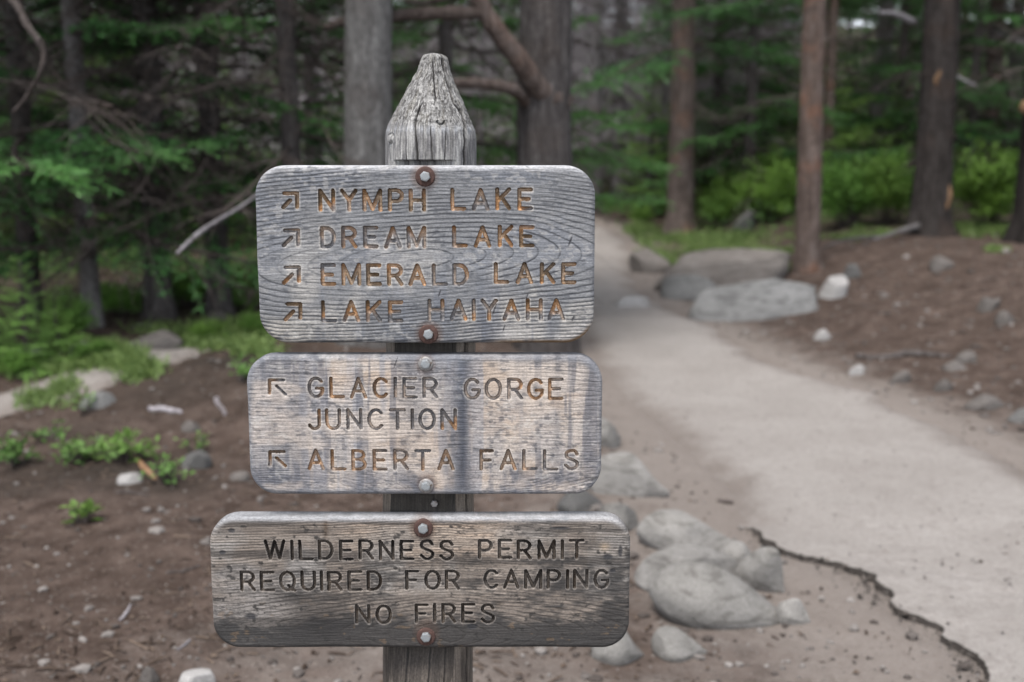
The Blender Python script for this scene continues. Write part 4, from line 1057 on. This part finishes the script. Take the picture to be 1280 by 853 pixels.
g, r = tpx(772, 250, 17)
tI = tree('dead_tree', 'bare grey tree with bleached curved branch above the far path', g[0], g[1], r, M_BARKG, None, DEADM['grey'][0], 12, (0, 0), seed=10)
ptube('branch', [(803, 118, g[1]-1.5), (808, 134, g[1]-1.4), (818, 148, g[1]-1.2), (832, 160, g[1]-.9), (800, 175, g[1]-.3), (775, 180, g[1])], [.02, .05, .05, .04, .03, .03], M_DEAD, tI)
g, r = tpx(742, 262, 18)
tree('dead_tree', 'bare grey tree just past the upper right corner of the top board', g[0], g[1], r, M_BARKG, None, DEADM['grey'][1], 12, (.03, 0), seed=11)
g, r = tpx(602, 330, 12)
tree('dead_tree', 'thin grey-brown stem between the post tip and the dark limb trunk', g[0], g[1], r, M_BARKG, None, None, 2.0, (.02, 0), seed=12)
for px, py, wp, sd, lab in [(116, 408, 24, 21, 'grey-brown trunk standing above the left bushes among drooping boughs'), (275, 395, 30, 22, 'dark trunk in shade behind the fallen grey branch on the left'),
                           (200, 396, 34, 23, 'dark wide trunk left of the fallen grey branch'), (40, 400, 26, 24, 'dark trunk behind the bright young bush at the left edge'), (372, 405, 26, 25, 'dark trunk half hidden by the top board left edge')]:
    g, r = tpx(px, py, wp)
    tree('spruce_tree', lab, g[0], g[1], r, M_BARKD if sd != 21 else M_BARKG, None if sd == 25 else CROWN['low'][sd % 2] if sd != 23 else CROWN['mid'][0], DEADM['brown'][sd % 2], 13, (rngT.uniform(-.05, .05), 0), seed=sd, sc=rngT.uniform(.85, 1.05))
    if sd == 25: ptube('branch', [(372, 205, g[1]), (345, 226, g[1]-.9), (306, 255, g[1]-1.9), (272, 276, g[1]-2.3), (248, 292, g[1]-2.6), (221, 317, g[1]-2.8)], [.012, .006, .008, .010, .011, .007], M_DEAD, [o for o in COL.objects if o.get('label') == lab][0])
g, r = tpx(-40, 470, 40)
tN = tree('spruce_tree', 'near spruce beyond the left edge reaching a crooked dark twig into the top corner', g[0], g[1], r, M_BARKD, CROWN['high'][0], DEADM['few'][0], 13, (-.05, 0), seed=31)
ptube('branch', [(-60, -60, g[1]-1.), (12, -4, g[1]-1.6), (34, 32, g[1]-1.7), (54, 62, g[1]-1.7), (50, 92, g[1]-1.7), (30, 125, g[1]-1.6), (14, 142, g[1]-1.6)], [.03, .018, .016, .015, .010, .008, .004], M_TWIG, tN, 8)
for px, py, wp, sd, lab in [(893, 250, 12, 51, 'green spruce with drooping boughs between the path bend trunk and the slim red trunk'), (1120, 235, 12, 52, 'green spruce filling the gap left of the thick scarred trunk'), (1000, 232, 12, 53, 'green spruce directly behind the slim straight red trunk')]:
    g, r = tpx(px, py, wp)
    tree('spruce_tree', lab, g[0], g[1], r, M_BARKD, CROWN['low'][sd % 2], None, 10, seed=sd, sc=1.1, nr=30, na=14)
for px, py, wp, kind, sd, lab in [(935, 262, 14, 'low', 41, 'dense green spruce between the two reddish trunks'), (812, 272, 9, 'young', 42, 'small dark young spruce left of the path bend trunk'),
                                 (1062, 232, 8, 'young', 43, 'slender young spruce between the slim red trunk and the thick dark trunk'), (560, 360, 20, 'low', 44, 'green spruce seen between the pale trunk and the dark limb'),
                                 (1210, 240, 12, 'low', 45, 'dark spruce right of the thick scarred trunk')]:
    g, r = tpx(px, py, wp); y_ = kind == 'young'
    tree('young_spruce' if y_ else 'spruce_tree', lab, g[0], g[1], r, M_BARKD, CROWN[kind][sd % 2], None if y_ else DEADM['brown'][0], 2.3 if y_ else 12, seed=sd, sc=1.0, nr=30, na=14)

# deep forest, trees nobody tells apart
TR_M = {k: trunk_mesh(1., 13, (rngT.uniform(-.3, .3)*.3, 0), m_, 50+j, 40, 18, .25, .05) for j, (k, m_) in enumerate((('g', M_BARKG), ('d', M_BARKD), ('r', M_BARKR)))}
def deep_forest():
    rg = random.Random(5); pts = []
    fixed = [(o.location.x, o.location.y) for o in COL.objects if o.type == 'EMPTY' and 'tree' in o.name or 'spruce' in o.name]
    tries = 0
    while len(pts) < 112 and tries < 9000:
        tries += 1
        y = rg.uniform(11.5, 62) if rg.random() < .75 else rg.uniform(11.5, 30); x = rg.uniform(-.62*y-3, .62*y+3)
        if abs(x) > .5*y+3: continue
        if y < 24 and path_dist(np.array([x]), np.array([y]))[0] > -1.5: continue
        if x > 0 and y < 17.5: continue
        if -2.4 < x < 2.2 and y < 14: continue
        mind = 1.25 if y < 26 else 2.5
        if any((x-a)**2+(y-b)**2 < mind**2 for a, b in pts+fixed): continue
        pts.append((x, y))
    n2 = 0
    while n2 < 44:
        y = rg.uniform(19, 50); x = rg.uniform(-.03, .24)*y
        if path_dist(np.array([x]), np.array([y]))[0] > -.8 or any((x-a)**2+(y-b)**2 < .8 for a, b in pts+fixed): continue
        pts.append((x, y)); n2 += 1
    n3 = 0
    while n3 < 44:                                     # the forest goes on to either side of the view
        y = rg.uniform(9, 42); x = rg.choice((-1, 1))*rg.uniform(.62, 1.25)*y
        if any((x-a)**2+(y-b)**2 < 4 for a, b in pts+fixed): continue
        pts.append((x, y)); n3 += 1
    for x, y in pts:
        grey = -.03 < x/y < .24 and y > 18
        if grey and rg.random() < .3: continue
        k = rg.choice('gggd' if grey else 'dddr')
        if x > 0 and not grey: kind = rg.choice(['low', 'low', 'low', 'mid'])
        elif grey: kind = None
        else: kind = rg.choice(['low', 'low', 'mid', None])
        r = rg.uniform(.05, .12) if grey else rg.uniform(.09, .20)
        nm, lab, grp = (('dead_tree', 'bare grey tree with fine dead twigs deep in the forest', 'bare trees deep in the forest') if kind is None else
                        ('spruce_tree', 'green spruce in the crowded forest behind the clearing', 'spruces deep in the forest'))
        root = empty(nm, (x, y, Hs(x, y)-.05)); tag(root, lab, 'tree', grp)
        t = link_obj('trunk', TR_M[k], root); t.scale = (r, r, .72); t.rotation_euler.z = rg.uniform(0, 6.28)
        sc = rg.uniform(.85, 1.2); rz = rg.uniform(0, 6.28)
        if kind:
            cm, wm = rg.choice(CROWN[kind])
            for n_, me in (('crown', cm), ('branches', wm)):
                c = link_obj(n_, me, root); c.scale = (sc, sc, sc); c.rotation_euler.z = rz
        if kind is None or rg.random() < .6:
            d = link_obj('dead_branches', rg.choice(DEADM['grey'] if (grey or kind is None) else DEADM['brown']), root); d.scale = (sc, sc, sc); d.rotation_euler.z = rz+1
deep_forest()

# ------------------------------------------------------------------ bushes, plants, grass, litter
def saplings():
    rg = random.Random(8); pts = []
    tm = trunk_mesh(.02, 2.2, (0, 0), M_TWIG, 91, 14, 8)
    while len(pts) < 46:
        y = rg.uniform(13, 36); x = rg.uniform(-.5*y, .5*y)
        if path_dist(np.array([x]), np.array([y]))[0] > -1.2 and y < 23: continue
        if -3 < x < 1.8 and y < 16: continue
        if x > 0 and y < 17: continue
        if any((x-a)**2+(y-b)**2 < 1. for a, b in pts): continue
        pts.append((x, y))
    for x, y in pts:
        root = empty('young_spruce', (x, y, Hs(x, y)-.03)); tag(root, 'small green young spruce growing among the forest trunks', 'young tree', 'young spruces under the forest')
        k = rg.randrange(2); sc = rg.uniform(.6, 1.5); cm, wm = CROWN['young'][k]; rz = rg.uniform(0, 6.28)
        for n_, me in (('trunk', tm), ('crown', cm), ('branches', wm)):
            o = link_obj(n_, me, root); o.scale = (sc*1.15, sc*1.15, sc*((1, .72)[k] if n_ == 'trunk' else 1)); o.rotation_euler.z = rz
saplings()
def leaf_soup(P, size, R, up=.4, aspect=.55, tone=None):
    n = len(P); d = R.normal(size=(n, 3)); d[:, 2] = np.abs(d[:, 2])*up+.05; d /= np.linalg.norm(d, axis=1)[:, None]
    w_ = np.cross(d, R.normal(size=(n, 3))*[.3, .3, 1]); w_ /= np.linalg.norm(w_, axis=1)[:, None]+1e-9
    s = size*R.uniform(.6, 1.3, n)[:, None]
    m = P+d*s*.5; tip = P+d*s*.98+np.array([0, 0, -.12])*s
    V = np.stack([P, m+w_*s*aspect*.5, tip, m-w_*s*aspect*.5], 1).reshape(-1, 3)
    return V, np.arange(n*4).reshape(-1, 4), np.repeat(R.rand(n) if tone is None else tone, 4)
def bush_meshes(h, w_, seed, leaf, stems=60, per=60, mat=M_BUSH, aspect=.5):
    R = np.random.RandomState(seed); wd = Soup(); P = []; tn = []
    for k in range(stems):
        a = R.uniform(0, 6.28); rr = w_/2*math.sqrt(R.rand()); hh_ = h*(1-.45*(rr/(w_/2))**2)*R.uniform(.35, 1.45)
        b = np.array([.25*rr*math.cos(a), .25*rr*math.sin(a), 0]); e = np.array([rr*math.cos(a), rr*math.sin(a), hh_]); q = np.linspace(0, 1, 6)[:, None]
        ax = b+(e-b)*q+np.array([0, 0, .12*h])*np.sin(q*math.pi); wd.tube(ax, np.linspace(.006, .002, 6), 3, cap=False)
        t = .25+.75*R.rand(per)**.7; p = np.stack([np.interp(t, q[:, 0], ax[:, j]) for j in range(3)], 1)+R.normal(size=(per, 3))*.05*w_*[1, 1, .8]
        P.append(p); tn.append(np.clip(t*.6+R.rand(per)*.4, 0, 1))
    P = np.vstack(P); P[:, 2] = np.abs(P[:, 2]); V, Q, T = leaf_soup(P, leaf, R, .8, aspect, np.concatenate(tn))
    return mesh_np('foliage', V, [Q], mat, False, attrs={'tone': T}, link=False), wd.build('stems', M_TWIG, link=False)
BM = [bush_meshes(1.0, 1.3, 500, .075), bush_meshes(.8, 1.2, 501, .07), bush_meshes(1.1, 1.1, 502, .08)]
def bush(label, px, py, wpx, hpx, k, group=None):
    g = G(px, py); m = math.hypot(g[1], CAMZ-g[2])/FPX; f, s = BM[k]
    root = empty('bush', tuple(g)); tag(root, label, 'bush', group)
    bw, bh = ((1.3, 1.0), (1.2, .8), (1.1, 1.1))[k]; sc = (wpx*m/bw, wpx*m/bw, hpx*m/bh*.85)
    rz = rngT.uniform(0, 6.28)
    for n_, me in (('foliage', f), ('stems', s)):
        o = link_obj(n_, me, root); o.scale = sc; o.rotation_euler.z = rz
BG = 'green bushes under the trees on the right'
for a in [('low bright bush right beside the path bend trunk', 900, 283, 60, 55, 1), ('tall bright bush left of the slim red trunk', 958, 278, 85, 75, 0), ('round bush just right of the slim red trunk', 1058, 285, 85, 80, 2),
          ('wide bright bush left of the thick scarred trunk', 1108, 280, 95, 85, 0), ('large green bush between the scarred trunk and the right edge', 1232, 285, 110, 100, 2), ('low bush at the right frame edge behind the cut trunk', 1300, 290, 80, 80, 1),
          ('farther bush above the low bright one by the bend', 915, 250, 60, 45, 2), ('farther bush behind the round bush', 1030, 258, 80, 60, 1), ('farther bush behind the wide bright bush', 1120, 250, 80, 60, 2),
          ('small green bush behind the trunk at the path bend', 800, 280, 34, 26, 1), ('bush far back seen over the tall bright bush', 985, 246, 80, 50, 0)]: bush(*a, BG)
rb_ = random.Random(21)
for k in range(16):
    px = rb_.uniform(880, 1330); py = rb_.uniform(228, 268); sz_ = rb_.uniform(26, 60)
    bush('dim leafy bush far back among the trunks right of the path', px, py, sz_*rb_.uniform(.8, 1.6), sz_, rb_.randrange(3), 'bushes deep among the right trunks')
LG = 'bushes at the left edge of the clearing'
for a in [('small green bush right of the bright young conifer', 84, 425, 70, 60, 1), ('dim bush under the spruce in front of the left trunks', 230, 385, 90, 50, 2), ('dim low bush behind the left boulders', 150, 395, 80, 45, 0),
          ('leafy bush close to the left edge of the top board', 305, 390, 60, 50, 1), ('low bright bush hugging the pale flat boulder at the left edge', 30, 470, 70, 34, 0), ('low bright bush left of the rounded boulder', 118, 452, 62, 28, 2), ('small low bush right of the rounded boulder', 262, 428, 56, 26, 1), ('small low bush by the top board lower left corner', 318, 420, 40, 30, 0)]: bush(*a, LG)
def ytree(label, px, py, hpx, k, cat='young tree'):
    g = G(px, py); m = math.hypot(g[1], CAMZ-g[2])/FPX; cm, wm = CROWN['young'][k]; hh_ = (2.4, 1.7)[k]; sc = hpx*m/hh_
    root = empty('young_spruce', tuple(g)); tag(root, label, cat)
    t = link_obj('trunk', trunk_mesh(.018, hh_*sc, (0, 0), M_TWIG, 90+k, 14, 8), root)
    for n_, me in (('crown', cm), ('branches', wm)):
        o = link_obj(n_, me, root); o.scale = (sc*1.25, sc*1.25, sc)
ytree('bright green young conifer at the left frame edge beside the side trail', 34, 462, 140, 1)
ytree('second bright young conifer right of the tallest one at the left edge', 72, 440, 84, 0)
ytree('tiny bright conifer at the far left frame edge', -12, 440, 90, 0)

def plant(label, px, py, wpx, hpx, seed, leaf, stems, per, group=None, name='leafy_plant', mat=M_COVER, aspect=.45):
    g = G(px, py); m = math.hypot(g[1], CAMZ-g[2])/FPX
    f, s = bush_meshes(hpx*m*.9, wpx*m*1.15, seed, leaf*.85, max(stems*2//3, 6), max(per*2//3, 6), mat, aspect)
    root = empty(name, tuple(g)); tag(root, label, 'plant', group); link_obj('foliage', f, root); link_obj('stems', s, root)
PG = 'leafy plants on the left bank'
for a in [('little bright plant standing alone on bare dirt at lower left', 102, 655, 40, 26, 601, .07, 7, 7), ('leafy plant at the left frame edge of the mound', 18, 582, 55, 34, 602, .055, 26, 14), ('sprawling plant in the middle of the leafy mound', 95, 578, 80, 28, 603, .05, 34, 14),
          ('bright plant at the right half of the leafy mound', 158, 578, 70, 34, 604, .055, 30, 16), ('low plant spilling in front of the leafy mound', 205, 604, 60, 26, 605, .045, 18, 12), ('upright small plant on the dark bank below the trail', 108, 520, 30, 28, 606, .05, 10, 10),
          ('plant beside the left edge of the middle board', 300, 478, 44, 34, 607, .05, 16, 14), ('tuft of leaves above the leafy mound left side', 60, 552, 50, 22, 608, .045, 14, 12), ('small plant low against the dark stone of the mound', 248, 566, 40, 24, 609, .04, 12, 10)]: plant(*a, PG)

rgn = np.random.RandomState(9)
def grass():
    P = []; L = []
    for px, py, rx, ry, n, ln in [(40, 463, 60, 9, 300, .10), (140, 455, 50, 10, 340, .10), (175, 468, 30, 6, 220, .08), (300, 418, 40, 12, 300, .12), (265, 432, 40, 7, 300, .09), (45, 505, 22, 5, 120, .07), (85, 490, 18, 5, 110, .07), (315, 440, 20, 8, 150, .1), (110, 440, 60, 7, 120, .1), (220, 420, 60, 8, 130, .1),
                              (880, 302, 80, 8, 700, .12), (820, 325, 26, 12, 300, .12), (955, 322, 30, 8, 300, .11), (960, 338, 25, 5, 150, .1), (810, 287, 30, 6, 200, .14), (1230, 292, 40, 6, 250, .13), (1240, 315, 26, 4, 60, .08), (900, 312, 50, 6, 240, .1), (1110, 292, 30, 4, 90, .1), (1060, 300, 50, 5, 140, .1), (1260, 292, 30, 6, 140, .12)]:
        cl = rgn.normal(size=(max(n//12, 3), 2))*.55
        for k in range(n):
            c = cl[rgn.randint(len(cl))]+rgn.normal(size=2)*.16
            P.append((px+c[0]*rx, py+c[1]*ry)); L.append(ln)
    W = []
    cache = {}
    for (a, b), ln in zip(P, L):
        d = ray(a, b); t = np.arange(4, 30, .06); hh_ = H(d[0]*t, d[1]*t); z = CAMZ+d[2]*t; k = int(np.argmax(z < hh_)); W.append((d[0]*t[k], d[1]*t[k], hh_[k]))
    W = np.array(W); L = np.array(L); m = path_dist(W[:, 0], W[:, 1]) < -.05; W = W[m]; L = L[m]
    W = np.repeat(W, 3, 0)+rgn.normal(size=(len(W)*3, 3))*[.03, .05, 0]; L = np.repeat(L, 3)
    n = len(W); W[:, 2] = H(W[:, 0], W[:, 1])-.005
    d = rgn.normal(size=(n, 3))*[.5, .5, .15]+[0, 0, 1]; d /= np.linalg.norm(d, axis=1)[:, None]; ln = (L*rgn.uniform(.5, 1.4, n))[:, None]
    w_ = np.cross(d, rgn.normal(size=(n, 3))); w_ /= np.linalg.norm(w_, axis=1)[:, None]; w_ *= .006
    m1 = W+d*ln*.55; tip = W+d*ln+np.stack([d[:, 0], d[:, 1], -np.full(n, .35)], 1)*ln*.4
    V = np.stack([W-w_, W+w_, m1+w_*.8, m1-w_*.8, tip], 1).reshape(-1, 3); b = np.arange(n)*5
    o = mesh_np('grass', V, [np.stack([b, b+1, b+2, b+3], 1), np.stack([b+3, b+2, b+4], 1)], M_GRASS, False, attrs={'tone': np.repeat(rgn.rand(n), 5)})
    tag(o, 'short bright grass growing on the banks either side of the path', 'grass', kind='stuff')
grass()
def cover():
    n = 48000; y = 8.2+30*rgn.rand(n)**1.6; x = rgn.uniform(-.58, .58, n)*y
    m = (path_dist(x, y) < -.8) & (((x < -1) & (y > 8.8-.25*(x+2))) | ((x > 0) & (y > 14.8)) | (y > 24))
    m &= fbm(x*.7, y*.7, 700, 3) > np.where(x < 0, .58, .40)
    d = np.min([np.hypot(x-a, y-b) for a, b in TR], axis=0); m &= d > .75
    x = x[m]; y = y[m]; P = np.stack([x, y, H(x, y)+.02+np.where(x > 0, .55, .12)*rgn.rand(len(x))*sstep(.3, .75, fbm(x*1.1, y*1.1, 703, 3))], 1)
    P = np.repeat(P, 3, 0)+rgn.normal(size=(len(P)*3, 3))*[.06, .06, .02]
    V, Q, T = leaf_soup(P, .06, rgn, .6, .5)
    o = mesh_np('ground_cover', V, [Q], M_COVER, False, attrs={'tone': T})
    tag(o, 'low leafy ground cover spread over the forest floor under the trees', 'ground cover', kind='stuff')
cover()
def litter():
    n = 26000; y = 2.5+12*rgn.rand(n)**1.1; x = rgn.uniform(-.52, .52, n)*y+rgn.normal(size=n)*.1
    pd = path_dist(x, y); m = ((pd < -.03) & (rgn.rand(n) > .9*np.exp(-(pd/.9)**2))) | (rgn.rand(n) < .035); x = x[m]; y = y[m]; n = len(x)
    keep = fbm(x*1.3, y*1.3, 720, 3)+.18*rgn.randn(n) > .44; x = x[keep]; y = y[keep]; n = len(x)
    a = rgn.uniform(0, 6.28, n); L = rgn.exponential(.022, n)+.012; L = np.clip(L, .01, np.where((x > .2) & (y < 5.5), .03, .16)); wd = np.clip(L*.10, .0012, .005)
    leafm = rgn.rand(n) < .35; L = np.where(leafm, rgn.uniform(.007, .019, n), L); wd = np.where(leafm, L*.45, wd)
    z = H(x, y); d = np.stack([np.cos(a), np.sin(a), rgn.normal(size=n)*.12], 1); s = np.stack([-np.sin(a), np.cos(a), rgn.normal(size=n)*.3], 1)
    P = np.stack([x, y, z+.004+wd*.4], 1); up = np.array([0, 0, 1.])
    e0 = P-d*L[:, None]/2; e1 = P+d*L[:, None]/2
    V = np.stack([e0-s*wd[:, None], e0+s*wd[:, None]*.6, e1+s*wd[:, None], e1-s*wd[:, None]*.5, P+up*wd[:, None]*1.2], 1).reshape(-1, 3); b = np.arange(n)*5
    T = np.concatenate([np.stack([b+i, b+(i+1) % 4, b+4], 1) for i in range(4)])
    o = mesh_np('forest_litter', V, [T], M_LITTER, False, attrs={'tone': np.repeat(rgn.rand(n)**1.6, 5)})
    tag(o, 'fine dry twigs and flakes of bark strewn over the bare dirt', 'forest litter', kind='stuff')
litter()
def gravel():
    n = 8000; y = 2.5+11*rgn.rand(n)**1.3; x = rgn.uniform(-.52, .52, n)*y
    pd = path_dist(x, y); m = (pd < -.02) | (rgn.rand(n) < .22); x = x[m]; y = y[m]; n = len(x)
    bm = bmesh.new(); bmesh.ops.create_icosphere(bm, subdivisions=1, radius=1.); B_ = np.array([v.co[:] for v in bm.verts]); F_ = np.array([[v.index for v in f.verts] for f in bm.faces]); bm.free()
    s = np.clip(rgn.exponential(.0042, n)+.0022, .002, .028); s = np.where((x > 1.2) & (y > 6), s*1.5, s); s = np.where(path_dist(x, y) > -.02, np.minimum(s, .006), s)
    sc = s[:, None]*rgn.uniform(.6, 1.3, (n, 3))*[1.1, 1.1, .7]
    V = B_[None]*sc[:, None, :]*(1+.35*(rgn.rand(n, len(B_), 1)-.5))
    a = rgn.uniform(0, 6.28, n); c, q = np.cos(a)[:, None], np.sin(a)[:, None]
    V = np.stack([V[..., 0]*c-V[..., 1]*q, V[..., 0]*q+V[..., 1]*c, V[..., 2]], -1)
    V += np.stack([x, y, H(x, y)+s*.25+np.where(path_dist(x, y) > 0, .012, 0)], 1)[:, None, :]
    F = (F_[None]+np.arange(n)[:, None, None]*len(B_)).reshape(-1, 3)
    o = mesh_np('gravel', V.reshape(-1, 3), [F], M_GRAVEL, False, attrs={'tone': np.repeat(rgn.rand(n)**1.5, len(B_))})
    tag(o, 'small pebbles and grit scattered across the dirt', 'gravel', kind='stuff')
gravel()

def stick(label, pts, rpx, mat, name='stick', lift=.0, group=None):
    W = [G(a, b) if len(q) == 0 else unproj(a, b, q[0]) for a, b, *q in pts]; W = np.array(W); m = W[0][1]/FPX
    c0 = W[0].copy(); rad = np.interp(np.linspace(0, 1, len(crv(W, 5))), np.linspace(0, 1, len(rpx)), rpx)*m
    Q = np.array(crv(W, 5)); 
    rs = np.random.RandomState(len(label)); Q[:, 2] += rad*.6+lift; Q += rs.normal(size=Q.shape)*rad[:, None]*.22
    s = Soup(); s.tube(Q-c0, rad*(1+.15*rs.normal(size=len(Q))), 8); o = s.build(name, mat); o.location = c0
    tag(o, label, 'stick' if name == 'stick' else 'branch', group); return o
stick('long dark weathered stick lying across the right dirt bank', [(1070, 447), (1105, 449), (1140, 446), (1190, 447)], [3, 4, 5, 2], M_BARKD)
stick('pale stick lying on the dark bank below the grass', [(188, 514), (206, 515), (228, 517)], [3.5, 4, 2.5], M_DEAD)
stick('tan stick leaning at the right side of the leafy mound', [(170, 574), (182, 588), (194, 600)], [3, 3.5, 2.5], M_CUT)
stick('brown stick lying in front of the leafy mound', [(145, 616), (165, 618), (186, 621)], [2.5, 3, 2], M_TWIG)
stick('pale short stick standing in dirt right of the bank grass', [(270, 500), (276, 510), (282, 520)], [2.5, 3, 2], M_DEAD)
stick('thin reddish stick on the dirt left of the lowest board', [(208, 718), (230, 715), (250, 708)], [2.2, 3, 1.5], M_TWIG)
stick('pale forked twig lying on the open dirt at lower left', [(150, 778), (157, 770), (163, 758)], [1.8, 2.2, 1.3], M_DEAD)
stick('thin twig lying by the lower left corner of the lowest board', [(222, 815), (233, 806), (244, 798)], [1.5, 2, 1.2], M_DEAD)
stick('small dark bark chip lying on the pale path', [(896, 628), (907, 630), (917, 631)], [2, 3, 2], M_TWIG)

def crumbs():
    n = 260; y = rgn.uniform(2.6, 4.5, n); x = xL(y)+rgn.normal(size=n)*.028-.03
    s_ = np.clip(rgn.exponential(.003, n)+.002, .002, .012); a = rgn.uniform(0, 6.28, (n, 6)); V = []
    base = np.array([[1, 0, 0], [0, 1, 0], [-1, 0, 0], [0, -1, 0], [0, 0, 1], [0, 0, -1.]])
    V = (base[None]*rgn.uniform(.6, 1.3, (n, 6, 1))*s_[:, None, None]) + rgn.normal(size=(n, 6, 3))*s_[:, None, None]*.2
    V += np.stack([x, y, H(x, y)+.004+rgn.rand(n)*.012], 1)[:, None]
    T = np.array([[0, 1, 4], [1, 2, 4], [2, 3, 4], [3, 0, 4], [1, 0, 5], [2, 1, 5], [3, 2, 5], [0, 3, 5]])
    F = (T[None]+np.arange(n)[:, None, None]*6).reshape(-1, 3)
    o = mesh_np('soil_crumbs', V.reshape(-1, 3), [F], flat_mat('dark_soil_crumb', (.02, .018, .016), (.09, .078, .07)), False, attrs={'tone': np.repeat(rgn.rand(n), 6)})
    tag(o, 'dark crumbs of soil along the broken edge of the path', 'soil', kind='stuff')
crumbs()
